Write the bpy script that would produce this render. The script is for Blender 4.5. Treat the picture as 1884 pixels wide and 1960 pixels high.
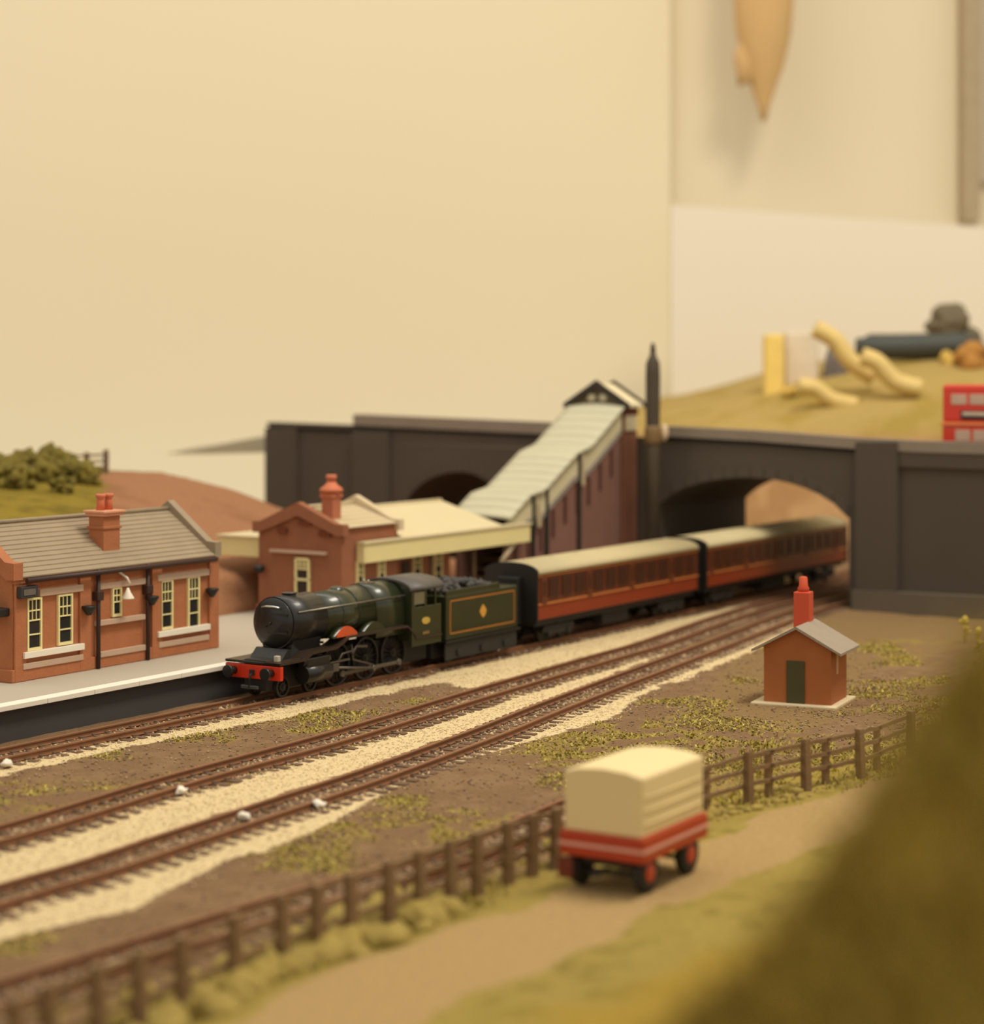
# Model railway layout, 1 Blender unit = 10 cm (true model size, 1:76 scale models)
import bpy, bmesh, math, random
import numpy as np
from mathutils import Vector, Matrix, noise as mn

random.seed(7); rng = np.random.default_rng(7)
scn = bpy.context.scene
for o in list(bpy.data.objects): bpy.data.objects.remove(o)
scn.unit_settings.scale_length = 0.1
W, H_, FP, CX, CY, CAMH = 1884, 1960, 3900.0, 942.0, 720.0, 1.6

# ------------------------------------------------------------------ camera
cd = bpy.data.cameras.new('camera'); cam = bpy.data.objects.new('camera', cd)
scn.collection.objects.link(cam); scn.camera = cam
cam.location = (0, 0, CAMH); cam.rotation_euler = (math.pi/2, 0, 0)
cd.sensor_fit = 'VERTICAL'; cd.sensor_height = 36.0; cd.lens = FP/H_*36.0
cd.shift_y = -(H_/2 - CY)/H_
cd.clip_start = 0.05; cd.clip_end = 400
cd.dof.use_dof = True; cd.dof.focus_distance = 9.2
cd.dof.aperture_fstop = (cd.lens/1000.0)/0.075

# ------------------------------------------------------------------ world, lamps, exposure
wd = bpy.data.worlds.new('world'); scn.world = wd; wd.use_nodes = True
bg = wd.node_tree.nodes['Background']
bg.inputs[0].default_value = (1.0, 0.945, 0.84, 1); bg.inputs[1].default_value = 0.73
def area(name, loc, target, sx, sy, power, col):
    l = bpy.data.lights.new(name, 'AREA'); l.shape = 'RECTANGLE'; l.size = sx; l.size_y = sy
    l.energy = power; l.color = col
    o = bpy.data.objects.new(name, l); scn.collection.objects.link(o); o.location = loc
    o.rotation_euler = (Vector(target)-Vector(loc)).to_track_quat('-Z', 'Y').to_euler()
    return o
area('ceiling_lamp', (5.5, 8.0, 15.0), (0.3, 10.5, 0), 7.0, 3.0, 1900, (1.0, 0.92, 0.78))
area('backdrop_fill_lamp', (-5.0, 11.0, 17.0), (-4, 25, 5), 14.0, 4.0, 960, (1.0, 0.935, 0.82))  # added fill, no visible source: evens the light on backdrop and wall
vs = scn.view_settings
vs.view_transform = 'Standard'; vs.look = 'None'; vs.gamma = 1.0; vs.exposure = 0.0
vs.use_curve_mapping = False

# ------------------------------------------------------------------ helpers
def srgb(r, g, b):
    f = lambda c: (c/255/12.92) if c/255 <= .04045 else ((c/255+.055)/1.055)**2.4
    return (f(r), f(g), f(b), 1)
MATS = {}
def mat(name, col, rough=.7, metal=0, var=.12, scale=8., bump=.0, bscale=60., coat=0.):
    if name in MATS: return MATS[name]
    m = bpy.data.materials.new(name); m.use_nodes = True; nt = m.node_tree; N = nt.nodes; L = nt.links
    b = N['Principled BSDF']; b.inputs['Roughness'].default_value = rough; b.inputs['Metallic'].default_value = metal
    b.inputs['Coat Weight'].default_value = coat
    tc = N.new('ShaderNodeTexCoord'); nz = N.new('ShaderNodeTexNoise')
    nz.inputs['Scale'].default_value = scale; nz.inputs['Detail'].default_value = 5
    L.new(tc.outputs['Object'], nz.inputs['Vector'])
    mx = N.new('ShaderNodeMix'); mx.data_type = 'RGBA'
    c = col if len(col) == 4 else (*col, 1)
    mx.inputs[6].default_value = tuple(v*(1-var) for v in c[:3])+(1,)
    mx.inputs[7].default_value = tuple(min(1, v*(1+var)) for v in c[:3])+(1,)
    L.new(nz.outputs['Fac'], mx.inputs[0]); L.new(mx.outputs[2], b.inputs['Base Color'])
    if bump:
        n2 = N.new('ShaderNodeTexNoise'); n2.inputs['Scale'].default_value = bscale; n2.inputs['Detail'].default_value = 3
        L.new(tc.outputs['Object'], n2.inputs['Vector'])
        bp = N.new('ShaderNodeBump'); bp.inputs['Strength'].default_value = bump; bp.inputs['Distance'].default_value = .01
        L.new(n2.outputs['Fac'], bp.inputs['Height']); L.new(bp.outputs['Normal'], b.inputs['Normal'])
    MATS[name] = m; return m

class MB:
    def __init__(s): s.v = []; s.f = []; s.sm = []
    def add(s, vs, fs, smooth=False):
        b = len(s.v); s.v += [tuple(p) for p in vs]
        for f in fs: s.f.append([b+i for i in f]); s.sm.append(smooth)
        return s
    def box(s, x0, x1, y0, y1, z0, z1, bev=0):
        if bev:
            bm = bmesh.new(); bmesh.ops.create_cube(bm, size=1)
            for v in bm.verts: v.co = Vector(((x0+x1)/2+v.co.x*(x1-x0), (y0+y1)/2+v.co.y*(y1-y0), (z0+z1)/2+v.co.z*(z1-z0)))
            bmesh.ops.bevel(bm, geom=bm.edges[:], offset=bev, segments=2, profile=.5, affect='EDGES')
            bm.verts.index_update()
            s.add([v.co[:] for v in bm.verts], [[v.index for v in f.verts] for f in bm.faces]); bm.free(); return s
        v = [(x0,y0,z0),(x1,y0,z0),(x1,y1,z0),(x0,y1,z0),(x0,y0,z1),(x1,y0,z1),(x1,y1,z1),(x0,y1,z1)]
        return s.add(v, [(0,3,2,1),(4,5,6,7),(0,1,5,4),(1,2,6,5),(2,3,7,6),(3,0,4,7)])
    def prism(s, poly, axis, a, b, smooth=False):
        # poly: 2D points; axis 'x': (y,z) extruded over x; 'y': (x,z); 'z': (x,y)
        def P(p, t): return (t,p[0],p[1]) if axis=='x' else ((p[0],t,p[1]) if axis=='y' else (p[0],p[1],t))
        n = len(poly)
        s.add([P(p,a) for p in poly]+[P(p,b) for p in poly],
              [tuple(range(n))[::-1], tuple(range(n,2*n))])
        base = len(s.v)-2*n
        for i in range(n):
            j = (i+1)%n; s.f.append([base+i, base+j, base+n+j, base+n+i]); s.sm.append(smooth)
        return s
    def cyl(s, p0, p1, r0, r1=None, n=20, smooth=True, caps=True):
        r1 = r0 if r1 is None else r1
        p0 = Vector(p0); p1 = Vector(p1); d = (p1-p0).normalized()
        a = d.orthogonal().normalized(); b = d.cross(a)
        vs = []
        for p, r in ((p0,r0),(p1,r1)):
            for i in range(n):
                t = 2*math.pi*i/n; vs.append(p+a*(r*math.cos(t))+b*(r*math.sin(t)))
        base = len(s.v)
        s.add(vs, [(i,(i+1)%n,n+(i+1)%n,n+i) for i in range(n)], smooth)
        if caps:
            s.f.append([base+i for i in range(n)][::-1]); s.sm.append(False)
            s.f.append([base+n+i for i in range(n)]); s.sm.append(False)
        return s
    def tube(s, pts, r, n=8):
        pts = [Vector(p) for p in pts]; rr = r if isinstance(r, (list,tuple)) else [r]*len(pts)
        vs = []; up = Vector((0.31,0.17,.93))
        for k, p in enumerate(pts):
            d = (pts[min(k+1,len(pts)-1)]-pts[max(k-1,0)]).normalized()
            a = d.cross(up)
            if a.length < .05: a = d.cross(Vector((1,0,0)))
            a.normalize(); b = d.cross(a)
            for i in range(n):
                t = 2*math.pi*i/n; vs.append(p+a*(rr[k]*math.cos(t))+b*(rr[k]*math.sin(t)))
        fs = [(k*n+i, k*n+(i+1)%n, (k+1)*n+(i+1)%n, (k+1)*n+i) for k in range(len(pts)-1) for i in range(n)]
        s.add(vs, fs, True)
        base = len(s.v)-len(vs)
        s.f.append([base+i for i in range(n)]); s.sm.append(False)
        s.f.append([base+(len(pts)-1)*n+i for i in range(n)][::-1]); s.sm.append(False)
        return s
    def lathe(s, prof, c=(0,0,0), n=20, axis='z'):
        # prof: (r, h) list
        vs = []
        for r, h in prof:
            for i in range(n):
                t = 2*math.pi*i/n; a, b = r*math.cos(t), r*math.sin(t)
                p = (a,b,h) if axis=='z' else ((h,a,b) if axis=='x' else (a,h,b))
                vs.append((c[0]+p[0], c[1]+p[1], c[2]+p[2]))
        base = len(s.v); m = len(prof)
        s.add(vs, [(k*n+i, k*n+(i+1)%n, (k+1)*n+(i+1)%n, (k+1)*n+i) for k in range(m-1) for i in range(n)], True)
        s.f.append([base+i for i in range(n)]); s.sm.append(False)
        s.f.append([base+(m-1)*n+i for i in range(n)]); s.sm.append(False)
        return s
    def blob(s, c, r, seed=0, sub=2, amp=.3, fr=1.6):
        bm = bmesh.new(); bmesh.ops.create_icosphere(bm, subdivisions=sub, radius=1)
        rr = r if isinstance(r,(tuple,list)) else (r,r,r)
        for v in bm.verts:
            k = 1+amp*mn.noise(v.co*fr+Vector((seed*3.1,seed*1.7,seed)))*2
            v.co = Vector((c[0]+v.co.x*rr[0]*k, c[1]+v.co.y*rr[1]*k, c[2]+v.co.z*rr[2]*k))
        bm.verts.index_update()
        s.add([v.co[:] for v in bm.verts], [[v.index for v in f.verts] for f in bm.faces], True); bm.free(); return s
    def data(s, name, m, fix=True):
        me = bpy.data.meshes.new(name); me.from_pydata(s.v, [], s.f); me.validate()
        if len(me.polygons) == len(s.sm): me.polygons.foreach_set('use_smooth', s.sm)
        if fix:
            bm = bmesh.new(); bm.from_mesh(me); bmesh.ops.recalc_face_normals(bm, faces=bm.faces); bm.to_mesh(me); bm.free()
        if m: me.materials.append(m)
        return me
    def build(s, name, m, parent=None, fix=True):
        return link(name, s.data(name, m, fix), parent)
def link(name, me, parent=None):
    o = bpy.data.objects.new(name, me); scn.collection.objects.link(o)
    if parent is not None: o.parent = parent
    return o
def tag(o, label=None, cat=None, group=None, kind=None):
    if label: o['label'] = label
    if cat: o['category'] = cat
    if group: o['group'] = group
    if kind: o['kind'] = kind
    return o
def empty(name, loc=(0,0,0), rz=0, label=None, cat=None, group=None, kind=None):
    o = bpy.data.objects.new(name, None); scn.collection.objects.link(o)
    o.location = loc; o.rotation_euler = (0,0,rz); o.empty_display_size = .1
    return tag(o, label, cat, group, kind)
def sub(o, label): o['label'] = label; return o
def copy_tree(o, parent=None):
    c = o.copy(); scn.collection.objects.link(c); c.parent = parent
    for ch in list(o.children): copy_tree(ch, c)
    return c
# a pixel of the photograph -> world point at depth Y, or on height z
def at(px, py, Y): return ((px-CX)*Y/FP, Y, CAMH-(py-CY)*Y/FP)
def gp(px, py, z=0.):
    Y = (CAMH-z)*FP/(py-CY); return ((px-CX)*Y/FP, Y)
# the frame of the train line: s along the near rail, d to the far side
A0 = np.array((-2.02, 8.38)); T_ = np.array((.533,.846)); N_ = np.array((-.846,.533)); RZ = math.atan2(.846,.533)
def sd(s, d, z=0.): p = A0+T_*s+N_*d; return (p[0], p[1], z)
def on(px, py, d):
    """(s, z) on the upright plane at offset d from the near rail."""
    q = (px-CX)/FP; o = A0+N_*d
    s = (q*o[1]-o[0])/(T_[0]-q*T_[1]); Y = o[1]+T_[1]*s
    return s, CAMH-(py-CY)*Y/FP

# ------------------------------------------------------------------ colours
brick   = mat('brick_red', srgb(172,106,66), .85, var=.16, scale=14, bump=.25, bscale=90)
brick2  = mat('brick_brown', srgb(146,90,60), .85, var=.15, scale=12, bump=.2)
slate   = mat('slate', srgb(150,132,106), .7, var=.14, scale=10, bump=.2)
cream   = mat('cream_paint', srgb(238,222,160), .55, var=.05)
stone   = mat('stone_band', srgb(190,160,135), .8, var=.08)
black   = mat('black_paint', (.012,.010,.008), .45, var=.2)
bgloss  = mat('locomotive_black', (.009,.008,.007), .38, var=.2, coat=.15)
green   = mat('locomotive_green', srgb(44,48,26), .32, var=.12, coat=.3)
red     = mat('buffer_red', (.62,.035,.008), .4, var=.1)
orange  = mat('lining_orange', srgb(178,112,40), .5)
maroon  = mat('coach_maroon', srgb(138,54,24), .4, var=.1, coat=.2)
window_brown = mat('coach_window_glass', srgb(68,36,22), .35, var=.2)
roofgrey= mat('coach_roof', srgb(186,170,128), .7, var=.07, scale=4)
steel   = mat('steel', (.30,.26,.2), .35, .8)
dkframe = mat('underframe_black', (.016,.013,.010), .7, var=.3)
glass   = mat('dark_window_glass', (.03,.028,.025), .15, var=.2)
white   = mat('white_paint', srgb(235,225,205), .6, var=.05)
terracotta = mat('terracotta', srgb(200,112,76), .7, var=.12)
platgrey= mat('platform_surface', srgb(176,164,146), .9, var=.06, scale=3, bump=.1, bscale=140)
platwall= mat('platform_wall', srgb(66,62,60), .85, var=.15, scale=3)
bridgem = mat('bridge_stone', srgb(78,68,56), .9, var=.16, scale=1.2, bump=.12, bscale=30)
bridge_light = mat('bridge_coping', srgb(134,120,104), .85, var=.12, scale=4)
deckm   = mat('road_surface', srgb(150,118,78), .95, var=.1)
sleeperm= mat('sleeper_brown', srgb(104,78,56), .9, var=.25, scale=14, bump=.2)
railm   = mat('rusty_rail', srgb(136,92,60), .65, .15, var=.2, scale=9)
woodm   = mat('fence_wood', srgb(128,100,66), .85, var=.28, scale=22, bump=.35, bscale=80)
canopyroof = mat('canopy_roof', srgb(206,190,150), .6, var=.06, scale=3)
stairroof = mat('stair_roof', srgb(190,184,156), .7, var=.09, scale=3)
creamgreen = mat('canopy_fascia', srgb(228,212,150), .6, var=.06)
coal    = mat('coal', (.05,.045,.04), .7, var=.4, scale=30)

# ------------------------------------------------------------------ room: wall, board, backdrop
wallm = mat('wall_paint', srgb(226,212,180), .9, var=.02, scale=.3)
MB().box(-60,60, 25.5,26, -9,34).build('wall_back', wallm)
tag(bpy.data.objects['wall_back'], 'plain cream painted room wall behind the layout', 'wall', kind='structure')
backm = mat('backdrop_paint', srgb(230,216,182), .92, var=.02, scale=.25)
xL = (1283-CX)*25.3/FP
o = MB().box(-19, xL, 25.3, 25.45, -3, 20).build('backdrop_board', backm)
tag(o, 'tall plain cream backdrop board behind the station', 'board')
bdm = mat('white_board', srgb(232,222,202), .85, var=.02, scale=.3)
a, b_ = at(1286,392,22.7), at(2100,450,22.7)
mb = MB(); v = [(a[0],a[2]),(b_[0],b_[2]),(b_[0],-1),(a[0],-1)]
mb.prism(v,'y',22.72,22.8)
tag(mb.build('display_panel', bdm), 'off-white panel standing upright behind the road bridge and bus', 'panel')
greym = mat('grey_trim', srgb(190,176,150), .8, var=.06)
x0, _, z0 = at(1840,425,25.3)
tag(MB().box(x0,x0+.22,25.2,25.5,z0,30,.02).build('trim_1', mat('trim_dark', srgb(172,152,120), .8)), 'narrow grey brown upright trim on the wall at the right', 'trim', kind='structure')
tag(MB().box(x0+.22,x0+2.2,25.34,25.5,z0+.5,30,.02).build('door_1', greym), 'pale grey door leaf beyond the wall trim', 'door', kind='structure')
# tan cloth hanging in front of the wall
tanm = mat('tan_cloth', srgb(205,168,112), .9, var=.14, scale=1.2); mb = MB()
c = at(1462,0,24.4); pts = []
mb.lathe([(.03,-1.45),(.08,-1.25),(.15,-1.05),(.24,-.8),(.33,-.4),(.37,.1),(.36,.6),(.34,1.6)], (c[0],c[1],c[2]), 20)
mb.blob((c[0]-.2,c[1]-.05,c[2]-.75),(.16,.12,.26),3,2,.25)
tag(mb.build('hanging_cloth', tanm), 'tan cloth hanging high up in front of the cream wall', 'cloth')

# ------------------------------------------------------------------ ground heightfield
def sm(x): x = np.clip(x,0,1); return x*x*(3-2*x)
def vnoise(X, Y, seed, fr):
    """cheap smooth value noise"""
    r = np.random.default_rng(seed); G = r.random((64,64))
    x = X*fr; y = Y*fr; xi = np.floor(x).astype(int); yi = np.floor(y).astype(int)
    fx = x-xi; fy = y-yi; fx = fx*fx*(3-2*fx); fy = fy*fy*(3-2*fy)
    g = lambda i,j: G[i%64, j%64]
    return (g(xi,yi)*(1-fx)+g(xi+1,yi)*fx)*(1-fy)+(g(xi,yi+1)*(1-fx)+g(xi+1,yi+1)*fx)*fy
def fbm(X,Y,seed,fr,o=4):
    t = 0; a = .5
    for k in range(o): t = t+a*vnoise(X,Y,seed+k,fr*2**k); a *= .5
    return t
def ground_z(X, Y):
    X = np.asarray(X, float); Y = np.asarray(Y, float)
    s = (X-A0[0])*T_[0]+(Y-A0[1])*T_[1]; d = (X-A0[0])*N_[0]+(Y-A0[1])*N_[1]
    z = np.full(X.shape, -.008)
    # brown bank behind the platform
    prof = np.interp(d, [1.64,1.72,1.85,2.63,3.2,3.85,6,9],[0,.2,.38,.60,.80,.90,.90,.85])
    g = np.interp(s, [-9,5.35,6.6,8.2],[1,1,.55,0])
    z = z + prof*g + .02*(fbm(X,Y,5,1.2)-.45)*(d>1.9)*g
    # hillside beyond the bridge
    back = np.interp(Y, [17.0,17.5,18.2,18.9,19.9,23],[0,.5,1.2,1.36,1.50,1.56])*np.interp(X,[.2,1.0,1.55,2.4,3.1,3.5,4.0,4.6],[0,.78,.83,.94,1.07,1.13,1.17,1.20])
    z = np.maximum(z, back*np.interp(s,[6.5,7.5],[0,1])-.008)
    # lineside fields on the camera's side rise slightly, then the near grassy mound
    df = fence_d(X, Y)
    z = z + .045*sm(df/.35) + .03*sm((df-.6)/1.2)
    mx = np.interp(X,[-1.6,-.9,-.35,-.137,-.063,.089,.315,.40,.45,.53,.65,1.1],[0,.10,.32,.56,.62,.76,.95,1.06,1.15,1.25,1.31,1.3])
    ramp = np.interp(Y,[0,1.2,1.6,2.25,2.7,3.2,3.9],[.5,.75,1,1,.72,.25,0])
    z = np.maximum(z, mx*ramp*(1+.09*(fbm(X,Y,11,4.5)-.47)))
    # low grass bank at the right, in front of the bridge
    bank = np.interp(X-.30*(Y-8), [1.55,2.0,2.6,3.6],[0,.10,.30,.55])*np.interp(Y,[4.5,6.5,11.5,13.3],[.2,1,1,.15])
    z = z + bank*np.interp(Y,[5,6,13.2,13.6],[.3,1,1,0])
    z = z + .012*(fbm(X,Y,21,6)-.47)*np.clip(np.abs(df)*3,0,1) + .003*(fbm(X,Y,31,26,3)-.45)
    return z
FL = [gp(*p, .03) for p in ((-240,2190),(60,2030),(342,1915),(535,1830),(739,1758),(968,1672),(1200,1600),(1357,1545),(1428,1523),(1539,1497),(1643,1474),(1740,1440))]
def fence_d(X, Y):
    """signed distance-like value, positive on the camera's side of the fence line"""
    fx = np.array([p[0] for p in FL]); fy = np.array([p[1] for p in FL])
    yy = np.interp(X, fx, fy, left=None, right=None)
    yy = yy + np.where(X>fx[-1], (X-fx[-1])*.9, 0) + np.where(X<fx[0], (X-fx[0])*1.0, 0)
    return (yy-Y)*.7
def moss_patch(X, Y):
    '''the mossy corner between the nearest track, the hut and the fence'''
    q = np.hypot((X-.80)/.75, (Y-8.75)/.75); q2 = np.hypot((X+.25)/.45, (Y-7.25)/.30)
    return np.maximum(sm((1.15-q)*2.5), sm((1.1-q2)*2.5))
def gz(x, y): return float(ground_z(np.array([x]), np.array([y]))[0])

def inpoly(X, Y, poly):
    r = np.zeros(X.shape, bool); n = len(poly)
    for i in range(n):
        x0,y0 = poly[i]; x1,y1 = poly[(i+1)%n]
        if y0 == y1: continue
        c = ((y0>Y)!=(y1>Y)) & (X < (x1-x0)*(Y-y0)/(y1-y0)+x0)
        r ^= c
    return r
PALE = [[gp(*p) for p in P] for P in (
 [(-200,1500),(0,1462),(250,1416),(450,1370),(600,1340),(750,1310),(870,1284),(1000,1254),(1130,1220),(1300,1183),(1440,1152),(1452,1168),(1250,1222),(1100,1262),(900,1318),(845,1306),(700,1334),(560,1372),(400,1400),(250,1430),(120,1458),(0,1484),(-200,1530)],
 [(-200,1682),(0,1622),(280,1544),(560,1462),(700,1424),(900,1364),(1080,1306),(1250,1250),(1300,1228),(1290,1243),(1146,1303),(1018,1351),(904,1396),(700,1469),(560,1515),(318,1593),(152,1648),(0,1694),(-200,1762)],
 [(-200,1810),(0,1738),(150,1698),(268,1660),(560,1562),(700,1508),(850,1458),(1018,1388),(1140,1342),(1300,1278),(1450,1208),(1540,1172),(1560,1186),(1440,1248),(1310,1300),(1250,1318),(1170,1374),(1050,1408),(900,1452),(790,1482),(700,1540),(560,1612),(430,1648),(350,1690),(260,1735),(100,1776),(0,1804),(-200,1880)],
 [(1510,1136),(1640,1106),(1700,1100),(1660,1122),(1540,1146)])]
PATH = [gp(*p,.07) for p in ((-300,2300),(380,1985),(500,1885),(700,1800),(850,1752),(1060,1700),(1200,1650),(1350,1590),(1480,1530),(1640,1482),(1800,1420),(1990,1330),(2100,1400),(1800,1520),(1580,1590),(1390,1670),(1250,1735),(1070,1815),(880,1895),(760,1980),(500,2400))]
YARD = [gp(*p) for p in ((1380,1290),(1450,1225),(1560,1180),(1640,1172),(1900,1186),(2100,1180),(1850,1235),(1660,1290),(1600,1385),(1400,1390),(1330,1340))]
C_ = lambda *c: np.array(srgb(*c)[:3])
def ground_col(X, Y):
    s = (X-A0[0])*T_[0]+(Y-A0[1])*T_[1]; d = (X-A0[0])*N_[0]+(Y-A0[1])*N_[1]
    jx = X+.06*(fbm(X,Y,41,7)-.47)+.02*(fbm(X,Y,43,30)-.47); jy = Y+.16*(fbm(X,Y,45,7)-.47)+.05*(fbm(X,Y,47,30)-.47)
    n1 = fbm(X,Y,51,3); n2 = fbm(X,Y,53,11)
    col = np.zeros(X.shape+(3,)); col[:] = C_(126,98,70)
    def put(mask, c, m=1.):
        k = (np.asarray(mask, float)*m)[...,None]; nonlocal col
        col = col*(1-k)+C_(*c)*k
    put(sm((n2-.42)*5), (144,116,84), .5)
    put(inpoly(jx,jy,YARD), (134,108,70), .85)
    df = fence_d(X,Y)
    # moss and short grass
    moss = np.maximum(sm((n1-.48)*8)*sm((n2-.36)*6), .8*sm((.3-np.hypot((X+1.55)/2.2,Y-7.75))*6+.5)*sm((n2-.38)*5)); moss = np.maximum(moss, moss_patch(X,Y)*sm((n2-.40)*7))
    lineside = (d<-.1)&(Y<12.8)
    put(moss*lineside, (146,126,62), .8)
    put(sm((df+.45+.5*(n1-.47))*4)*(~inpoly(jx,jy,YARD))*(X>.55), (160,138,62), .85)
    put(sm((df+.10)*8), (156,136,68), .9)
    put(sm((n2-.5)*6)*(df>-.1), (120,106,44), .6)
    put(inpoly(X+.16*(fbm(X,Y,61,3)-.47), Y+.4*(fbm(X,Y,63,3)-.47), PATH), (172,142,96), .92)
    put(sm((fence_d(X,Y)-1.05+.3*(n1-.5))*4)*(Y<5.9)*sm((X+.55)*3), (158,130,50), .9)
    put(((X-.30*(Y-8))>1.85)&(df<.2)&(Y<13.6)&(Y>5), (168,142,56), .8)
    mound = sm((ground_z(X,Y)-.16)*6)*(Y<3.9)
    put(mound, (150,120,42), .95); put(mound*sm((n1-.45)*6), (172,142,54), .6)
    for P in PALE: put(inpoly(jx,jy,P), (218,195,150), .97)
    # bank behind the platform: bare brown, green on the left
    put(d>1.6, (158,112,80)); put((d>1.6)*sm((n1-.5)*5), (134,92,64), .6)
    gr = (s < 3.88+1.07*(d-3.07)+.3*(n1-.5))&(d>2.0)
    put(gr, (138,118,44)); put(gr*sm((n2-.47)*6), (100,86,32), .7)
    bk = (Y>17.2)
    put(bk, (178,138,94)); put(bk*sm((n1-.5)*6),(150,110,66),.6); put(bk*sm((ground_z(X,Y)-1.02)*8), (182,156,92), .95); put(bk*sm((ground_z(X,Y)-1.02)*8)*sm((n1-.5)*6), (166,140,66), .8)
    return col
def grid(name, xs, ys, m):
    X, Y = np.meshgrid(xs, ys); Z = ground_z(X, Y); nx, ny = len(xs), len(ys)
    me = bpy.data.meshes.new(name); me.vertices.add(nx*ny)
    me.vertices.foreach_set('co', np.stack([X,Y,Z],-1).reshape(-1))
    i = np.arange((ny-1)*nx).reshape(ny-1,nx)[:,:-1].reshape(-1)
    q = np.stack([i,i+1,i+nx+1,i+nx],1); n = len(q)
    me.loops.add(n*4); me.loops.foreach_set('vertex_index', q.reshape(-1).astype(np.int32))
    me.polygons.add(n); me.polygons.foreach_set('loop_start', (np.arange(n)*4).astype(np.int32))
    me.polygons.foreach_set('loop_total', np.full(n,4,np.int32)); me.update(calc_edges=True)
    me.polygons.foreach_set('use_smooth', np.ones(n,bool))
    ca = me.color_attributes.new('soil', 'FLOAT_COLOR', 'POINT')
    c = ground_col(X,Y).reshape(-1,3); ca.data.foreach_set('color', np.concatenate([c,np.ones((len(c),1))],1).reshape(-1))
    me.materials.append(m); return me
def ground_material():
    m = bpy.data.materials.new('scatter_ground'); m.use_nodes = True; N = m.node_tree.nodes; L = m.node_tree.links
    b = N['Principled BSDF']; b.inputs['Roughness'].default_value = .95; b.inputs['Specular IOR Level'].default_value = .15
    vc = N.new('ShaderNodeVertexColor'); vc.layer_name = 'soil'
    tc = N.new('ShaderNodeTexCoord'); nz = N.new('ShaderNodeTexNoise'); nz.inputs['Scale'].default_value = 55; nz.inputs['Detail'].default_value = 6
    nz.inputs['Roughness'].default_value = .7
    L.new(tc.outputs['Object'], nz.inputs['Vector'])
    mr = N.new('ShaderNodeMapRange'); mr.inputs[1].default_value = .3; mr.inputs[2].default_value = .7; mr.inputs[3].default_value = .78; mr.inputs[4].default_value = 1.15
    L.new(nz.outputs['Fac'], mr.inputs[0])
    mul = N.new('ShaderNodeVectorMath'); mul.operation = 'MULTIPLY'
    L.new(vc.outputs['Color'], mul.inputs[0]); L.new(mr.outputs[0], mul.inputs[1]); L.new(mul.outputs[0], b.inputs['Base Color'])
    bp = N.new('ShaderNodeBump'); bp.inputs['Strength'].default_value = .7; bp.inputs['Distance'].default_value = .012
    n2 = N.new('ShaderNodeTexNoise'); n2.inputs['Scale'].default_value = 90; n2.inputs['Detail'].default_value = 4
    L.new(tc.outputs['Object'], n2.inputs['Vector']); L.new(n2.outputs['Fac'], bp.inputs['Height']); L.new(bp.outputs['Normal'], b.inputs['Normal'])
    return m
groundm = ground_material()
ys = np.concatenate([np.arange(0.6,4.6,.03), np.arange(4.6,12.5,.016), np.arange(12.5,23.0,.06)])
xs = np.concatenate([np.arange(-9,-2.6,.08), np.arange(-2.6,2.6,.016), np.arange(2.6,9.0,.08)])
o = link('ground', grid('ground', xs, ys, groundm)); tag(o, 'scenic ground of the model railway layout', 'ground', kind='structure')

# ------------------------------------------------------------------ tracks
def catmull(pts, step):
    P = [np.array(p) for p in pts]; P = [2*P[0]-P[1]]+P+[2*P[-1]-P[-2]]; out = []
    for i in range(1,len(P)-2):
        for t in np.linspace(0,1,24,endpoint=False):
            a,b,c,d = P[i-1],P[i],P[i+1],P[i+2]
            out.append(.5*((2*b)+(c-a)*t+(2*a-5*b+4*c-d)*t*t+(3*b-a-3*c+d)*t**3))
    out.append(P[-2]); out = np.array(out)
    L = np.concatenate([[0],np.cumsum(np.linalg.norm(np.diff(out,axis=0),axis=1))])
    ss = np.arange(0,L[-1],step)
    return np.stack([np.interp(ss,L,out[:,0]),np.interp(ss,L,out[:,1])],1)
smb = MB()
smb.box(-.019,.019,-.165,.165,-.03,.0045,.003)
for y in (-.0825,.0825):
    smb.box(-.013,.013,y-.026,y-.010,.004,.010); smb.box(-.013,.013,y+.010,y+.026,.004,.010)
SLEEPER = smb.data('sleeper', sleeperm)
GA = .0825
RAILTOP = .030
def track(pts, label, pitch=.082, first=None):
    e = empty('railway_track', (0,0,0), 0, label, 'track')
    c = catmull(pts, .02); d = np.gradient(c, axis=0); d /= np.linalg.norm(d,axis=1)[:,None]; n = np.stack([-d[:,1],d[:,0]],1)
    prof = [(-.016,.0035),(.016,.0035),(.016,.007),(.005,.009),(.004,.021),(.009,.024),(.009,RAILTOP),(-.009,RAILTOP),(-.009,.024),(-.004,.021),(-.005,.009),(-.016,.007)]
    for sgn in (-1,1):
        mb = MB(); k = len(prof); vs = []
        for i in range(0,len(c),3):
            for (a,z) in prof: p = c[i]+n[i]*(sgn*GA+a); vs.append((p[0],p[1],z))
        m = len(vs)//k
        mb.add(vs, [(i*k+j,i*k+(j+1)%k,(i+1)*k+(j+1)%k,(i+1)*k+j) for i in range(m-1) for j in range(k)]+[tuple(range(k)),tuple(range((m-1)*k,m*k))])
        mb.build('rail', railm, e)
    q = catmull(pts, pitch); dd = np.gradient(q,axis=0)
    for i in range(len(q)):
        o = link('sleeper', SLEEPER, e); o.location = (q[i][0],q[i][1],0)
        o.rotation_euler = (0,0,math.atan2(dd[i][1],dd[i][0])+random.uniform(-.03,.03))
    return c
def midpt(p, off, z=.0):   # pixel on the FAR rail -> centre line point
    g = np.array(gp(*p,RAILTOP)); return g
TR1 = [sd(s,.0825)[:2] for s in (-2.0,0,2,4,6,8.5)]+[sd(10.2,.0825)[:2]]
nrm = np.array((-.87,.48))
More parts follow.
